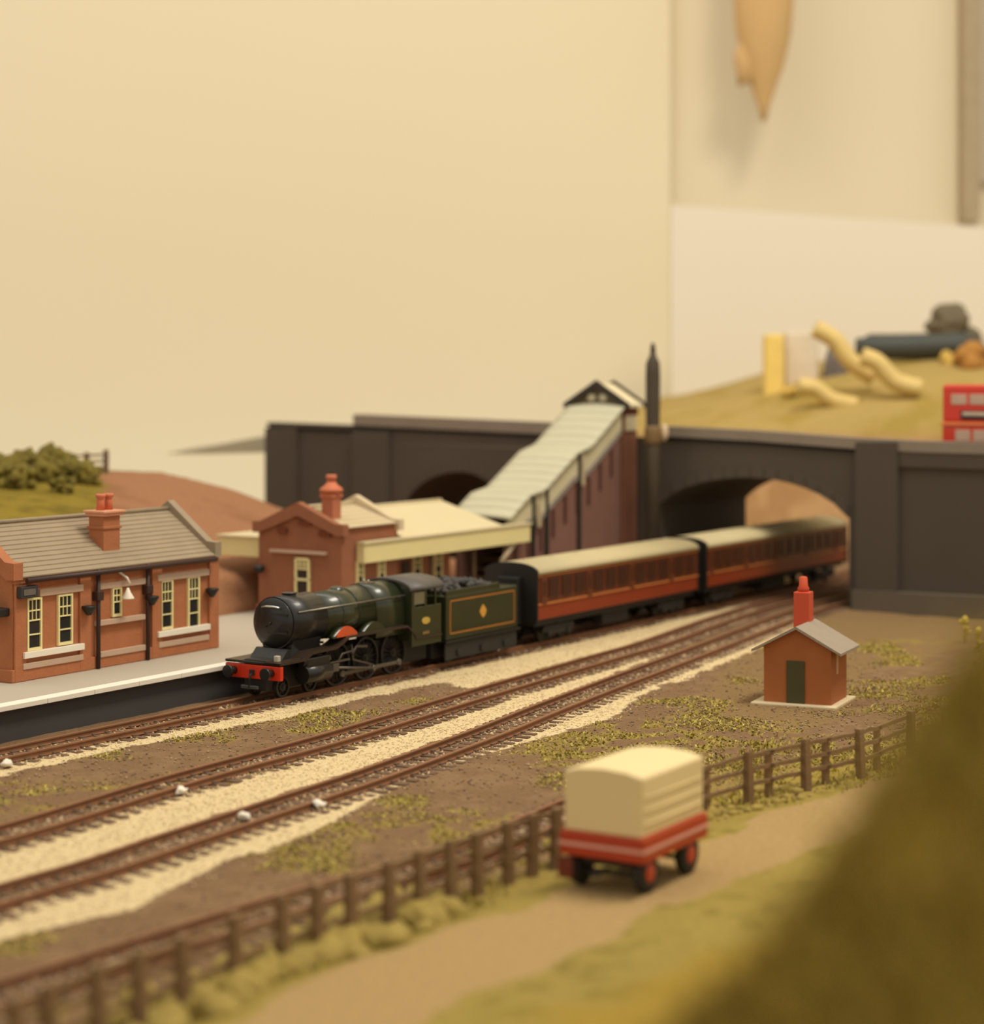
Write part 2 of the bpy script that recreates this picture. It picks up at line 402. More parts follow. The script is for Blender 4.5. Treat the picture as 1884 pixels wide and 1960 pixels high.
def ctr(far): return [np.array(gp(*p,RAILTOP))-nrm*GA for p in far]
TR2 = ctr([(-330,1662),(2,1578),(318,1484),(560,1420),(700,1380),(904,1319),(1114,1259)])+[np.array(sd(*q)[:2]) for q in ((4.6,-.575),(5.3,-.475),(6.0,-.375),(6.7,-.295),(7.3,-.268),(10.2,-.27))]
TR3 = ctr([(-330,1790),(2,1691),(152,1648),(318,1593),(560,1515),(700,1469),(904,1396),(1018,1351),(1146,1303)])+[np.array(sd(*q)[:2]) for q in ((3.9,-1.03),(4.6,-.935),(5.3,-.835),(6.0,-.735),(6.7,-.650),(7.3,-.612),(10.2,-.615))]
TR4 = ctr([(-330,1975),(0,1876),(280,1789),(560,1703),(760,1650),(876,1612),(1073,1531),(1180,1490),(1270,1462)])
C1 = track(TR1, 'track beside the platform, the train standing on it')
C2 = track(TR2, 'middle running track with rusty rails, next to the train\'s track')
C3 = track(TR3, 'track between two pale ballast strips, nearest the hut')
C4 = track(TR4, 'siding track half buried in grass beside the wooden fence')

# ------------------------------------------------------------------ ballast stones, moss, grass (uncountable)
def scatter(name, pts, size, m, kind_label, cat, tall=.7, ns=6):
    """one joined mesh of small irregular octahedra"""
    P = np.array(pts); n = len(P); r = rng.uniform(size[0],size[1],n)
    base = np.array([(1,0,0),(0,1,0),(-1,0,0),(0,-1,0),(0,0,1),(0,0,-1)],float)
    ang = rng.uniform(0,6.28,n); ca, sa = np.cos(ang), np.sin(ang)
    V = base[None]*rng.uniform(.6,1.3,(n,6,1)); V[:,:,2] *= tall
    x = V[:,:,0]*ca[:,None]-V[:,:,1]*sa[:,None]; y = V[:,:,0]*sa[:,None]+V[:,:,1]*ca[:,None]
    V = np.stack([x,y,V[:,:,2]],-1)*r[:,None,None]+P[:,None,:]
    F = np.array([(0,1,4),(1,2,4),(2,3,4),(3,0,4),(1,0,5),(2,1,5),(3,2,5),(0,3,5)])
    F = (F[None]+(np.arange(n)*6)[:,None,None]).reshape(-1,3)
    return trimesh(name, V.reshape(-1,3), F, m, kind_label, cat)
def trimesh(name, V, F, m, lab, cat, cols=None):
    me = bpy.data.meshes.new(name); me.vertices.add(len(V)); me.vertices.foreach_set('co', V.reshape(-1).astype(np.float32))
    k = len(F); me.loops.add(k*3); me.loops.foreach_set('vertex_index', F.reshape(-1).astype(np.int32))
    me.polygons.add(k); me.polygons.foreach_set('loop_start',(np.arange(k)*3).astype(np.int32)); me.polygons.foreach_set('loop_total',np.full(k,3,np.int32))
    me.update(calc_edges=True); me.materials.append(m)
    return tag(link(name, me), lab, cat, kind='stuff')
def stone_mat(name, c1, c2):
    m = bpy.data.materials.new(name); m.use_nodes = True; N = m.node_tree.nodes; L = m.node_tree.links
    b = N['Principled BSDF']; b.inputs['Roughness'].default_value = .9
    g = N.new('ShaderNodeNewGeometry'); r = N.new('ShaderNodeMix'); r.data_type = 'RGBA'
    r.inputs[6].default_value = c1; r.inputs[7].default_value = c2
    L.new(g.outputs['Random Per Island'], r.inputs[0]); L.new(r.outputs[2], b.inputs['Base Color']); return m
def along(c, n, w, z):
    i = rng.integers(0,len(c)-1,n); d = c[i+1]-c[i]; d /= np.linalg.norm(d,axis=1)[:,None]; nn = np.stack([-d[:,1],d[:,0]],1)
    p = c[i]+nn*rng.uniform(-w,w,n)[:,None]+d*rng.uniform(0,.02,n)[:,None]
    return np.column_stack([p, ground_z(p[:,0],p[:,1])+z])
pts = np.concatenate([along(C1,3500,.15,.001), along(C2,4500,.14,.001), along(C3,4500,.14,.001), along(C4,2500,.14,.001)])
pts = pts[(pts[:,1]<13.5)&(pts[:,1]>4.5)]
scatter('track_ballast', pts, (.006,.013), stone_mat('ballast_brown', srgb(120,90,64), srgb(204,176,136)), 'brown and tan ballast chippings between the sleepers', 'ballast')
# pale chippings on the pale strips
pp = []
while len(pp) < 9000:
    X = rng.uniform(-2.2,2.2,20000); Y = rng.uniform(5.5,13.5,20000)
    k = np.zeros(len(X),bool)
    for P in PALE: k |= inpoly(X+rng.normal(0,.03,len(X)),Y+rng.normal(0,.04,len(X)),P)
    pp += list(np.column_stack([X[k],Y[k]]))
pp = np.array(pp[:9000])
scatter('pale_ballast', np.column_stack([pp, ground_z(pp[:,0],pp[:,1])+.001]), (.003,.007), stone_mat('ballast_pale', srgb(196,170,126), srgb(228,206,162)), 'pale sandy ballast chippings spread beside the tracks', 'ballast')
# loose dark and mossy debris on the brown soil
X = rng.uniform(-2.2,2.2,60000); Y = rng.uniform(5.2,12.0,60000)
df = fence_d(X,Y); d_ = (X-A0[0])*N_[0]+(Y-A0[1])*N_[1]
k = (d_<-.12)&(df<.1)
for P in PALE: k &= ~inpoly(X,Y,P)
for c in (C1,C2,C3,C4):
    cc = c[::4]; D = np.min((X[:,None]-cc[None,:,0])**2+(Y[:,None]-cc[None,:,1])**2,axis=1) if False else None
X, Y = X[k], Y[k]
def track_dist(X,Y):
    D = np.full(len(X), 9.)
    for c in (C1,C2,C3,C4):
        for q in c[::5]: D = np.minimum(D,(X-q[0])**2+(Y-q[1])**2)
    return np.sqrt(D)
td = track_dist(X,Y); k = td>.17; X,Y = X[k],Y[k]
k = rng.random(len(X)) < .25+.75*sm((fbm(X,Y,51,3)-.44)*6); X,Y = X[k],Y[k]
X1,Y1 = X[:8000],Y[:8000]
scatter('soil_debris', np.column_stack([X1,Y1,ground_z(X1,Y1)+.002]), (.003,.009), stone_mat('debris_brown', srgb(108,84,62), srgb(172,142,106)), 'dark brown cinders and scraps on the soil between tracks', 'debris')
def blades(name, X, Y, hgt, wid, m, lab, cat, lean=.6):
    n = len(X); Z = ground_z(X,Y)-.002; h = rng.uniform(hgt[0],hgt[1],n); w = rng.uniform(wid[0],wid[1],n)
    a = rng.uniform(0,6.28,n); lx, ly = rng.normal(0,lean,n)*h, rng.normal(0,lean,n)*h
    dx, dy = np.cos(a)*w, np.sin(a)*w
    p0 = np.stack([X-dx,Y-dy,Z],1); p1 = np.stack([X+dx,Y+dy,Z],1)
    m0 = np.stack([X-dx*.7+lx*.35,Y-dy*.7+ly*.35,Z+h*.6],1); m1 = np.stack([X+dx*.7+lx*.35,Y+dy*.7+ly*.35,Z+h*.6],1); t = np.stack([X+lx,Y+ly,Z+h],1)
    V = np.stack([p0,p1,m1,m0,t],1).reshape(-1,3); b = (np.arange(n)*5)[:,None]
    F = np.concatenate([b+np.array([[0,1,2]]),b+np.array([[0,2,3]]),b+np.array([[3,2,4]])])
    return trimesh(name,V,F,m,lab,cat)
mossm = stone_mat('moss', srgb(132,116,44), srgb(196,176,84))
# grass along the fence, on the near field and round the mossy patches
def pick(n, x0,x1,y0,y1, dens):
    X = rng.uniform(x0,x1,n); Y = rng.uniform(y0,y1,n); k = rng.random(n) < dens(X,Y); return X[k],Y[k]
X,Y = pick(150000,-2.4,3.2,4.4,10.5, lambda X,Y: np.clip(sm(1-np.abs(fence_d(X,Y)+.02)/.30),0,1)*sm((fbm(X,Y,71,4)-.33)*5)*(track_dist(X,Y)>.16)*.55)
blades('fence_grass', X,Y,(.010,.028),(.003,.006),mossm,'yellow green grass tufts growing along the wooden fence','grass')
X,Y = pick(200000,-2.2,2.4,5.6,12.5, lambda X,Y: (np.maximum(sm((fbm(X,Y,51,3)-.51)*8), .5*sm((.3-np.hypot((X+1.55)/2.2,Y-7.75))*6+.5)*sm((fbm(X,Y,53,11)-.45)*6)+.9*moss_patch(X,Y)*sm((fbm(X,Y,53,11)-.44)*8))*((X-A0[0])*N_[0]+(Y-A0[1])*N_[1]<-.15)*(fence_d(X,Y)<0)*(track_dist(X,Y)>.2)*.8))
k = np.ones(len(X),bool)
for P in PALE: k &= ~inpoly(X,Y,P)
blades('lineside_moss', X[k],Y[k],(.005,.014),(.004,.008),mossm,'mossy green scatter on the soil between the tracks','moss',.9)
X,Y = pick(110000,.9,4.2,5.0,13.3, lambda X,Y: (((X-.30*(Y-8))>1.7)|((fence_d(X,Y)<0)&(fence_d(X,Y)>-.9)&(X>.9)&(~inpoly(X,Y,YARD))))*sm((fbm(X,Y,73,4)-.42)*6)*.8*(Y<12.6)*(track_dist(X,Y)>.3))
blades('bank_grass', X,Y,(.008,.024),(.003,.007),mossm,'yellow green grass on the bank behind the brick hut','grass')
X,Y = pick(14000,-.3,1.1,1.5,2.7, lambda X,Y: (ground_z(X,Y)>.4)*.8)
blades('mound_grass', X,Y,(.02,.06),(.004,.008),stone_mat('mound_green', srgb(128,104,34), srgb(172,146,54)),'blurred olive grass covering the mound in the near corner','grass')
# leafy low weeds mounding along the fence foot
mb = MB()
for i in range(330):
    k = rng.integers(0,9); t = rng.random(); p = np.array(FL[k])*(1-t)+np.array(FL[k+1])*t
    p = p+rng.normal(0,.075,2); r = rng.uniform(.018,.045)*(1.35 if p[0]<.2 else 1)
    if p[0] > .75 and i%4: continue
    if math.hypot(p[0]-.30,p[1]-6.35) < .5: continue
    if -.75 < p[0] < .35: r *= 1.25
    mb.blob((p[0],p[1],gz(*p)),(r,r,r*.8),i,2 if r>.04 else 1,.35,2.4)
tag(mb.build('fence_weeds', mat('weed_green', srgb(156,134,66), .95, var=.45, scale=22, bump=.6, bscale=60), fix=False), 'foam weeds bunched at the foot of the wooden fence', 'weeds', kind='stuff')

for px,py,lab in ((347,1514,'white scrap lying against the near rail of the middle track'),(612,1541,'white scrap lying on the track nearest the hut'),(12,1462,'white scrap beside the platform track at the left edge'),(468,1563,'white scrap between the rails left of the other scrap')):
    g = gp(px,py,.02); o = MB().blob((0,0,0),(.022,.028,.016),px,2,.5,3).build('white_scrap', white); o.location = (g[0],g[1],.022); tag(o,lab,'scrap')
# ------------------------------------------------------------------ station platform
pl = empty('station_platform', (A0[0],A0[1],0), RZ, 'long grey station platform with a white edge line beside the train', 'platform')
PH = .165
MB().box(-3.0,7.20,.36,1.66,-.02,PH-.022).build('platform_wall', platwall, pl)
MB().box(-3.0,7.22,.401,1.70,PH-.020,PH).build('platform_surface', platgrey, pl)
i = 0; s0 = -3.0
while s0 < 6.95:      # edge slabs
    MB().box(s0,s0+.298,.325,.40,PH-.020,PH+.003,.002).build('edge_slab', mat('edge_white', srgb(232,222,206), .8, var=.05), pl); s0 += .30

# ------------------------------------------------------------------ building parts
def gable_building(e, s0, s1, d0, d1, ze, zr, wallm_, roofm, courses=10, over=.03, wall_t=.04):
    """walls, gable ends with coping and kneelers, roof in courses; local x = s, y = d"""
    L = s1-s0; Wd = d1-d0; mid = (d0+d1)/2
    MB().prism([(d0,PH),(d1,PH),(d1,ze),(mid,zr),(d0,ze)],'x',s0,s1).build('wall', wallm_, e)
    # plinth
    mb = MB(); mb.box(s0-.012,s1+.012,d0-.012,d1+.012,PH,PH+.06,.004); mb.build('plinth', wallm_, e)
    for side in (0,1):
        for k in range(courses):
            f0, f1 = k/courses, (k+1.25)/courses
            f1 = min(f1,1.0)
            def pt(f, dz=0):
                dd = (d0-over)+(mid-d0+over)*f; z = (ze-over*(zr-ze)/(mid-d0))+(zr-ze)*(1+over/(mid-d0))*f
                return (dd if side==0 else 2*mid-dd, z+dz)
            a, b = pt(f0,.016), pt(f1,.010)
            c, d = pt(f1,.004), pt(f0,.010)
            MB().prism([a,b,c,d],'x',s0+.03,s1-.03).build('slate_course', roofm, e)
    MB().tube([(s0+.03,mid,zr+.018),(s1-.03,mid,zr+.018)],.012,6).build('ridge_tile', roofm, e)
def coping(e, s0, s1, d0, d1, ze, zr, m, kn=.06, lift=.04):
    mid = (d0+d1)/2
    P = [(d0-.03,ze-.02),(d0-.03,ze+kn),(d0+.03,ze+kn+.004),(mid,zr+lift+.02),(d1-.03,ze+kn+.004),(d1+.03,ze+kn),(d1+.03,ze-.02),(d1-.02,ze-.02),(mid,zr-.03),(d0+.02,ze-.02)]
    mb = MB(); mb.prism([P[0],P[1],P[2],P[9]],'x',s0,s1); mb.prism([P[2],P[3],P[8],P[9]],'x',s0,s1)
    mb.prism([P[3],P[4],P[7],P[8]],'x',s0,s1); mb.prism([P[4],P[5],P[6],P[7]],'x',s0,s1)
    return mb.build('gable_coping', m, e)
def window(e, s0, s1, z0, z1, y, rows=(.22,.20,.29,.29), cols=3):
    """sash window proud of a wall whose face is at y (outside = -y)"""
    fr = MB(); t = .010
    fr.box(s0,s0+t,y-.014,y+.004,z0,z1); fr.box(s1-t,s1,y-.014,y+.004,z0,z1)
    fr.box(s0+t,s1-t,y-.014,y+.004,z1-t,z1); fr.box(s0+t,s1-t,y-.014,y+.004,z0,z0+t*1.4)
    zz = z1-t
    Hh = z1-z0-2*t
    for k, r in enumerate(rows):
        zb = zz-r*Hh
        if k < len(rows)-1: fr.box(s0+t,s1-t,y-.012,y+.002,zb-.003,zb+.003)
        if k < 2:
            for c in range(1,cols):
                x = s0+t+(s1-s0-2*t)*c/cols; fr.box(x-.0017,x+.0017,y-.011,y,zb,zz)
        zz = zb
    w = fr.build('window', cream, e)
    zz = z1-t
    for k, r in enumerate(rows):
        zb = zz-r*Hh
        MB().box(s0+t,s1-t,y-.006,y-.001,zb+.003,zz-.003).build('pane', glass, w); zz = zb
    return w
def wall_lamp(e, s, y, z, k=1.):
    mb = MB(); mb.box(s-.006,s+.006,y-.02*k,y,z,z+.012)
    mb.lathe([(.030*k,.022),(.036*k,.020),(.034*k,.010),(.018*k,-.014),(.012,-.024)], (s,y-.038*k,z), 8)
    return mb.build('wall_lamp', black, e)

# ---- station building on the left
e1 = empty('station_building', (A0[0],A0[1],.0008), RZ, 'red brick station building with slate roof at the platform\'s near end', 'building')
D1 = .80; S0, S1 = .85, 2.31
gable_building(e1, S0, S1, D1, D1+.60, .665, .875, brick, slate, 12)
sub(coping(e1, S1-.03, S1+.02, D1, D1+.60, .665, .875, slate), 'dark slate gable coping')
coping(e1, S0-.02, S0+.04, D1, D1+.60, .665, .875, brick)
# corbelled eaves and pilasters
MB().box(S0,S1,D1-.02,D1,.625,.66,.003).build('eaves_course', brick, e1)
for px in (25,150,288,398):
    s,_ = on(px,1200,D1); MB().box(s,s+.075,D1-.014,D1,PH,.66,.003).build('pilaster', brick, e1)
for (x0,x1,y0,y1) in ((49,77,1144,1245),(108,136,1137,1234),(305,328,1110,1205),(357,379,1103,1204)):
    a,zt = on(x0,y0,D1); b,_ = on(x1,y0,D1); _,zb = on((x0+x1)/2,y1,D1); _,zt = on((x0+x1)/2,y0,D1)
    window(e1,a,b,zb,zt,D1)
a,zt = on(212,1125,D1); b,_ = on(230,1125,D1); _,zb = on(221,1180,D1); window(e1,a,b,zb,zt,D1,(.25,.25,.5),2)
def band(x0,x1,ya,yb,h,name='stone_band',m=stone,pro=.018):
    a,za = on(x0,ya,D1); b,zb = on(x1,yb,D1); z = (za+zb)/2
    MB().box(a,b,D1-pro,D1,z-h/2,z+h/2,.002).build(name,m,e1)
band(72,155,1134,1126,.034,'window_head'); band(298,396,1108,1094,.034,'window_head'); band(186,275,1125,1110,.030,'window_head')
band(40,155,1252,1240,.030,'window_sill',white,.026); band(297,396,1214,1200,.030,'window_sill',white,.026); band(180,272,1196,1178,.026,'window_sill',stone,.024)
band(40,155,1274,1260,.028); band(188,275,1252,1240,.028); band(300,396,1234,1220,.028)
for px in (182,277):
    s,_ = on(px,1200,D1); mb = MB(); mb.cyl((s,D1-.022,PH+.002),(s,D1-.022,.655),.011,n=10); mb.box(s-.022,s+.022,D1-.04,D1,.50,.545,.004)
    mb.build('drain_pipe', mat('pipe_brown', srgb(58,34,24), .6), e1)
MB().tube([(S0+.05,D1-.045,.640),(S1-.04,D1-.045,.640)],.012,8).build('gutter', mat('pipe_brown', srgb(58,34,24), .6), e1)
for (px,py) in ((168,1168),(289,1149),(404,1134)):
    s,z = on(px,py,D1-.03); wall_lamp(e1, s, D1, z)
s,z = on(50,1133,D1-.02); mb = MB(); mb.box(s-.055,s+.055,D1-.045,D1-.012,z-.028,z+.028,.004); mb.build('name_board', mat('board_dark', srgb(52,46,44), .6), e1)
mb = MB(); mb.box(s-.04,s+.035,D1-.048,D1-.045,z-.014,z+.014); mb.build('board_face', mat('board_grey', srgb(104,94,84), .6, var=.3, scale=50), e1)
MB().box(S0-.12,S0,D1+.015,D1+.16,.475,.515,.006).build('wall_shelf', black, e1)
s,z = on(238,1130,D1-.04); mb = MB(); mb.tube([(s-.02,D1-.005,z+.10),(s+.02,D1-.04,z+.06),(s+.03,D1-.05,z+.03)],.006,6); mb.lathe([(.005,.022),(.014,.0),(.031,-.028),(.032,-.033),(.01,-.025)],(s+.01,D1-.055,z-.01),14)
mb.build('white_bracket_lamp', white, e1)
# chimney stack on the front slope
cs,cd0 = 1.60, D1+.07
mb = MB(); mb.box(cs-.06,cs+.06,cd0,cd0+.10,.69,.90,.003); mb.box(cs-.067,cs+.067,cd0-.007,cd0+.107,.835,.85,.003); mb.box(cs-.064,cs+.064,cd0-.012,cd0+.104,.70,.718)
ch = mb.build('chimney_stack', brick, e1)
mb = MB(); mb.box(cs-.072,cs+.072,cd0-.014,cd0+.114,.90,.915,.003); mb.box(cs-.08,cs+.08,cd0-.022,cd0+.122,.915,.928,.003); sub(mb.build('chimney_cap', mat('cap_salmon', srgb(214,150,116), .8), e1),'salmon chimney cap')
for dx in (-.028,.030):
    MB().lathe([(.022,.926),(.020,.975),(.017,.985),(.026,.995),(.026,1.008),(.018,1.010),(.014,.98)],(cs+dx,cd0+.05,0),14).build('chimney_pot', terracotta, e1)

# ---- gabled brick building further along, canopy, covered stairs
e2 = empty('gabled_station_building', (A0[0],A0[1],.0008), RZ, 'brown brick gabled building with tall chimney behind the locomotive', 'building')
G0,G1,GD0,GD1 = 3.64,4.21,.95,1.57
gable_building(e2, G0, G1, GD0, GD1, .70, .80, brick2, mat('pale_roof', srgb(196,178,142), .7, var=.06), 6, .02)
coping(e2, G0-.025, G0+.03, GD0, GD1, .68, .80, brick2, .045,.03)
sub(coping(e2, G1-.02, G1+.03, GD0, GD1, .68, .81, mat('coping_pale', srgb(206,186,150), .7), .045,.035), 'pale stone gable coping')
# front gable (faces -x): window, bands, inset panels
mb = MB()
def endbox(mb, d0,d1,z0,z1,pro): mb.box(G0-.012-pro,G0-.0,d0,d1,z0,z1)
endbox(mb, GD0+.10,GD0+.52,.545,.562,.014); mb.build('stone_band', stone, e2)
for (a,b,z0,z1) in ((.07,.16,.655,.685),(.22,.31,.715,.742),(.40,.47,.66,.69),(.28,.36,.755,.775)):
    MB().box(G0-.018,G0-.0005,GD0+a,GD0+b,z0,z1).build('inset_panel', mat('brick_dark', srgb(112,54,28), .9), e2)
# window on the gable end: frame built along y
fr = MB(); wy0,wy1,wz0,wz1 = GD0+.225,GD0+.335,.28,.52
X0,X1 = G0-.018,G0
for b in ((wy0,wy0+.014,wz0,wz1),(wy1-.014,wy1,wz0,wz1),(wy0,wy1,wz1-.014,wz1),(wy0,wy1,wz0,wz0+.016),(wy0,wy1,.385,.397),(wy0,wy1,.45,.456),(wy0,wy1,.48,.484),(wy0+.036,wy0+.040,.45,wz1),(wy0+.07,wy0+.074,.45,wz1)):
    fr.box(X0,X1,*b)
w = fr.build('window', cream, e2)
MB().box(X0+.008,X0+.013,wy0,wy1,wz0+.01,.45).build('pane', glass, w); MB().box(X0+.008,X0+.013,wy0,wy1,.452,wz1-.01).build('pane', mat('pane_pale', srgb(170,156,120), .4), w)
mb = MB(); mb.lathe([(.012,0),(.03,.02),(.034,.04),(.01,.05)],(G0-.035,GD1-.03,.415),8); mb.box(G0-.04,G0,GD1-.035,GD1-.025,.42,.43); mb.build('wall_lamp', black, e2)
for s_ in (3.78,4.0): window(e2, s_, s_+.07, .30, .50, GD0)
# chimney
cs2, cdm = 3.74, 1.10
MB().box(cs2-.042,cs2+.042,cdm-.042,cdm+.042,.70,.88,.003).build('chimney_stack', mat('chimney_brick', srgb(178,104,72), .8), e2)
mb = MB(); mb.box(cs2-.05,cs2+.05,cdm-.05,cdm+.05,.878,.90,.003); mb.lathe([(.045,.90),(.072,.915),(.068,.93),(.036,.955),(.028,.97)],(cs2,cdm,0),16); mb.build('chimney_cap', terracotta, e2)
MB().lathe([(.028,.955),(.026,.985),(.032,.99),(.031,1.012),(.02,1.012)],(cs2,cdm,0),14).build('chimney_pot', terracotta, e2)

ec = empty('platform_canopy', (A0[0],A0[1],.0008), RZ, 'cream platform canopy with deep fascia between gabled building and stairs', 'canopy')
K0,K1,KD0,KD1,KE = 3.80,5.66,.905,2.0,5.40
# the canopy wraps round the gabled building: near strip, far strip, and the deck beyond it
FZ0,FZ1 = .49,.605
def fascia(a,b,c,d,label=None):
    o = MB().box(a,b,c,d,FZ0,FZ1,.004).build('fascia', creamgreen, ec)
fascia(K0,K1,KD0-.02,KD0); fascia(K0-.02,K0,KD0-.02,GD0-.004); fascia(K0-.02,K0,GD1+.004,KD1); fascia(K1,K1+.02,KD0-.02,.935)
n = 40; MB().box(K0-.03,K1+.03,KD0-.03,.935,FZ1,FZ1+.012).build('roof_deck', canopyroof, ec)
mb = MB(); mb.box(K0-.03,G1+.03,GD1+.004,KD1+.02,FZ1,FZ1+.012)
ridge = .765; mdk = 1.42
mb.add([(G1+.032,.937,FZ1+.012),(KE,.937,FZ1+.012),(KE,mdk,ridge),(G1+.032,mdk,ridge),(KE,KD1+.02,FZ1+.012),(G1+.032,KD1+.02,FZ1+.012)],[(0,1,2,3),(3,2,4,5),(0,3,5),(1,4,2),(0,5,4,1)])
mb.build('pitched_roof', canopyroof, ec)
MB().tube([(G1+.04,mdk,ridge+.004),(KE,mdk,ridge+.004)],.01,6).build('ridge_tile', canopyroof, ec)
for s_ in (4.6,5.1):
    mb = MB(); mb.cyl((s_,KD0+.06,PH),(s_,KD0+.06,FZ1-.004),.014,n=10); mb.lathe([(.028,PH),(.028,PH+.03),(.015,PH+.05)],(s_,KD0+.06,0),10)
    mb.tube([(s_-.10,KD0+.06,FZ0+.09),(s_-.04,KD0+.06,FZ0+.06),(s_,KD0+.06,FZ0-.02),(s_+.04,KD0+.06,FZ0+.06),(s_+.10,KD0+.06,FZ0+.09)],.007,6); mb.build('post', mat('post_brown', srgb(96,70,44), .6), ec)
# low brick range standing under the canopy
er = empty('canopy_range', (A0[0],A0[1],.0008), RZ, 'dark brick waiting room under the platform canopy', 'building')
MB().box(4.26,5.05,1.12,1.62,PH,.60).build('wall', brick2, er)
for s_ in (4.33,4.62,4.86): window(er, s_, s_+.09, .27, .47, 1.12)
MB().box(4.50,4.58,1.107,1.12,PH,.43,.002).build('door', mat('door_dark', srgb(56,40,24), .6), er)

# ---- covered stairway rising from the platform to the bridge
es = empty('covered_stairway', (A0[0],A0[1],.0008), RZ, 'covered stairway with long pale roof climbing from platform to road bridge', 'stairway')
SD0, SD1 = .965, 1.375
prof = [on(px,py,SD0) for (px,py) in ((970,990),(1008,946),(1036,936),(1098,866),(1126,852),(1190,775))]
# roof skin, cut into sheets laid across
brk = []
for k in range(len(prof)-1):
    a,b = prof[k],prof[k+1]; m = max(1,int(round(math.hypot(b[0]-a[0],b[1]-a[1])/.11)))
    for i in range(m): brk.append((a[0]+(b[0]-a[0])*i/m, a[1]+(b[1]-a[1])*i/m))
brk.append(prof[-1])
for k in range(len(brk)-1):
    (a0,z0),(a1,z1) = brk[k],brk[k+1]; mb = MB(); n = 8; vs = []
    for i in range(n+1):
        t = i/n; d = SD0-.035+(SD1-SD0+.07)*t; h = .010*math.sin(math.pi*t)
        vs += [(a0-.005,d,z0+h-.001),(a1+.004,d,z1+h+.0015),(a0-.005,d,z0+h-.020),(a1+.01,d,z1+h-.016)]
    fs = []
    for i in range(n):
        b = i*4; c = b+4; fs += [(b,b+1,c+1,c),(b+2,c+2,c+3,b+3),(b,c,c+2,b+2),(b+1,b+3,c+3,c+1)]
    fs += [(0,2,3,1),(n*4,n*4+1,n*4+3,n*4+2)]
    mb.add(vs,fs,True); mb.build('roof_sheet', stairroof, es)
def strip(y0,y1,ztop,zbot,name,m,s_from=None,s_to=None):
    pts = [p for p in prof]; s_from = pts[0][0] if s_from is None else s_from; s_to = pts[-1][0] if s_to is None else s_to
    ss = sorted(set([s_from,s_to]+[p[0] for p in pts if s_from<p[0]<s_to])); f = lambda s: np.interp(s,[p[0] for p in pts],[p[1] for p in pts])
    P = [(s,f(s)+ztop) for s in ss]+[(s,(f(s)+zbot) if zbot is not None else PH) for s in reversed(ss)]
    mb = MB(); b = 0
    for i in range(len(ss)-1):
        a,c = ss[i],ss[i+1]; lo = (lambda s: f(s)+zbot) if zbot is not None else (lambda s: PH)
        mb.prism([(a,lo(a)),(c,lo(c)),(c,f(c)+ztop),(a,f(a)+ztop)],'y',y0,y1)
    return mb.build(name,m,es)
purple = mat('stair_brick', srgb(122,84,70), .85, var=.14, scale=6)
strip(SD0+.008,SD0+.03,-.15,None,'side_wall',purple); strip(SD1-.03,SD1-.005,-.02,None,'side_wall',purple)
strip(SD0-.002,SD0+.006,-.03,-.178,'glazing',mat('stair_glazing', srgb(206,194,158), .35, var=.12, scale=7))
strip(SD0-.008,SD0+.03,-.016,-.034,'barge_board',mat('barge_brown', srgb(44,34,24), .6))
strip(SD0-.004,SD0+.004,-.175,-.215,'grey_band',mat('band_grey', srgb(140,128,118), .8))
for px in (1020,1046,1108):
    s,_ = on(px,1000,SD0); zt = np.interp(s,[p[0] for p in prof],[p[1] for p in prof])-.02
    MB().box(s-.014,s+.014,SD0-.014,SD0+.012,PH,zt,.003).build('post', mat('post_green', srgb(26,32,28), .5), es)
for i,s in enumerate(np.linspace(5.62,6.95,9)):
    zt = np.interp(s,[p[0] for p in prof],[p[1] for p in prof])-.24
    MB().box(s-.014,s+.014,SD0-.002,SD0+.004,zt-.19,zt,.0).build('slit_window', mat('slit_brown', srgb(74,38,24), .7), es)
for (x,ya,yb) in ((1031,962,1010),(1115,868,930)):
    s,za = on(x,ya,SD0-.01); _,zb = on(x,yb,SD0-.01)
    MB().box(s-.018,s+.018,SD0-.024,SD0-.004,zb,za,.006).build('drain_panel', mat('pale_panel', srgb(186,168,134), .6), es)
mb = MB(); a,za = on(985,1040,SD0-.05); b,zb = on(960,1074,SD0-.05)
mb.tube([(a,SD0-.05,za),(b,SD0-.05,zb)],.016,8); mb.tube([(b,SD0-.05,zb),(b,SD0-.05,PH)],.010,8); mb.build('handrail', mat('pale_panel', srgb(186,168,134), .6), es)
# inside floor / steps
mb = MB()
for k in range(14):
    s = 5.50+k*.106; z = PH+.02+k*.056; mb.box(s,s+.106,SD0+.03,SD1-.03,z-.03,z)
mb.build('steps', mat('step_wood', srgb(110,84,60), .8), es)
# tower at the stair head
TW0,TW1 = 7.125,7.335; TE = on(1190,773,SD0)[1]
MB().box(TW0,TW1,SD0,SD1,PH-.0,TE-.02).build('tower_wall', mat('tower_brick', srgb(128,80,58), .85, var=.12), es)
MB().box(TW0+.02,TW1-.02,SD0-.012,SD0,TE-.20,TE-.085,.002).build('tower_panel', mat('stair_glazing', srgb(206,194,158), .35), es)
MB().box(TW0,TW1,SD0-.01,SD0,TE-.085,TE-.03,.002).build('tower_frieze', mat('frieze_red', srgb(112,48,24), .8), es)
md = (SD0+SD1)/2; RG = 1.545
for sg,(a,b) in ((0,(SD0-.05,md)),(1,(SD1+.05,md))):
    z0 = TE-.01; mb = MB(); mb.prism([(a,z0),(b,RG),(b,RG-.02),(a,z0-.02)],'x',TW0-.025,TW1+.005); mb.build('tower_roof', mat('tower_roof_pale', srgb(220,204,164), .6), es)
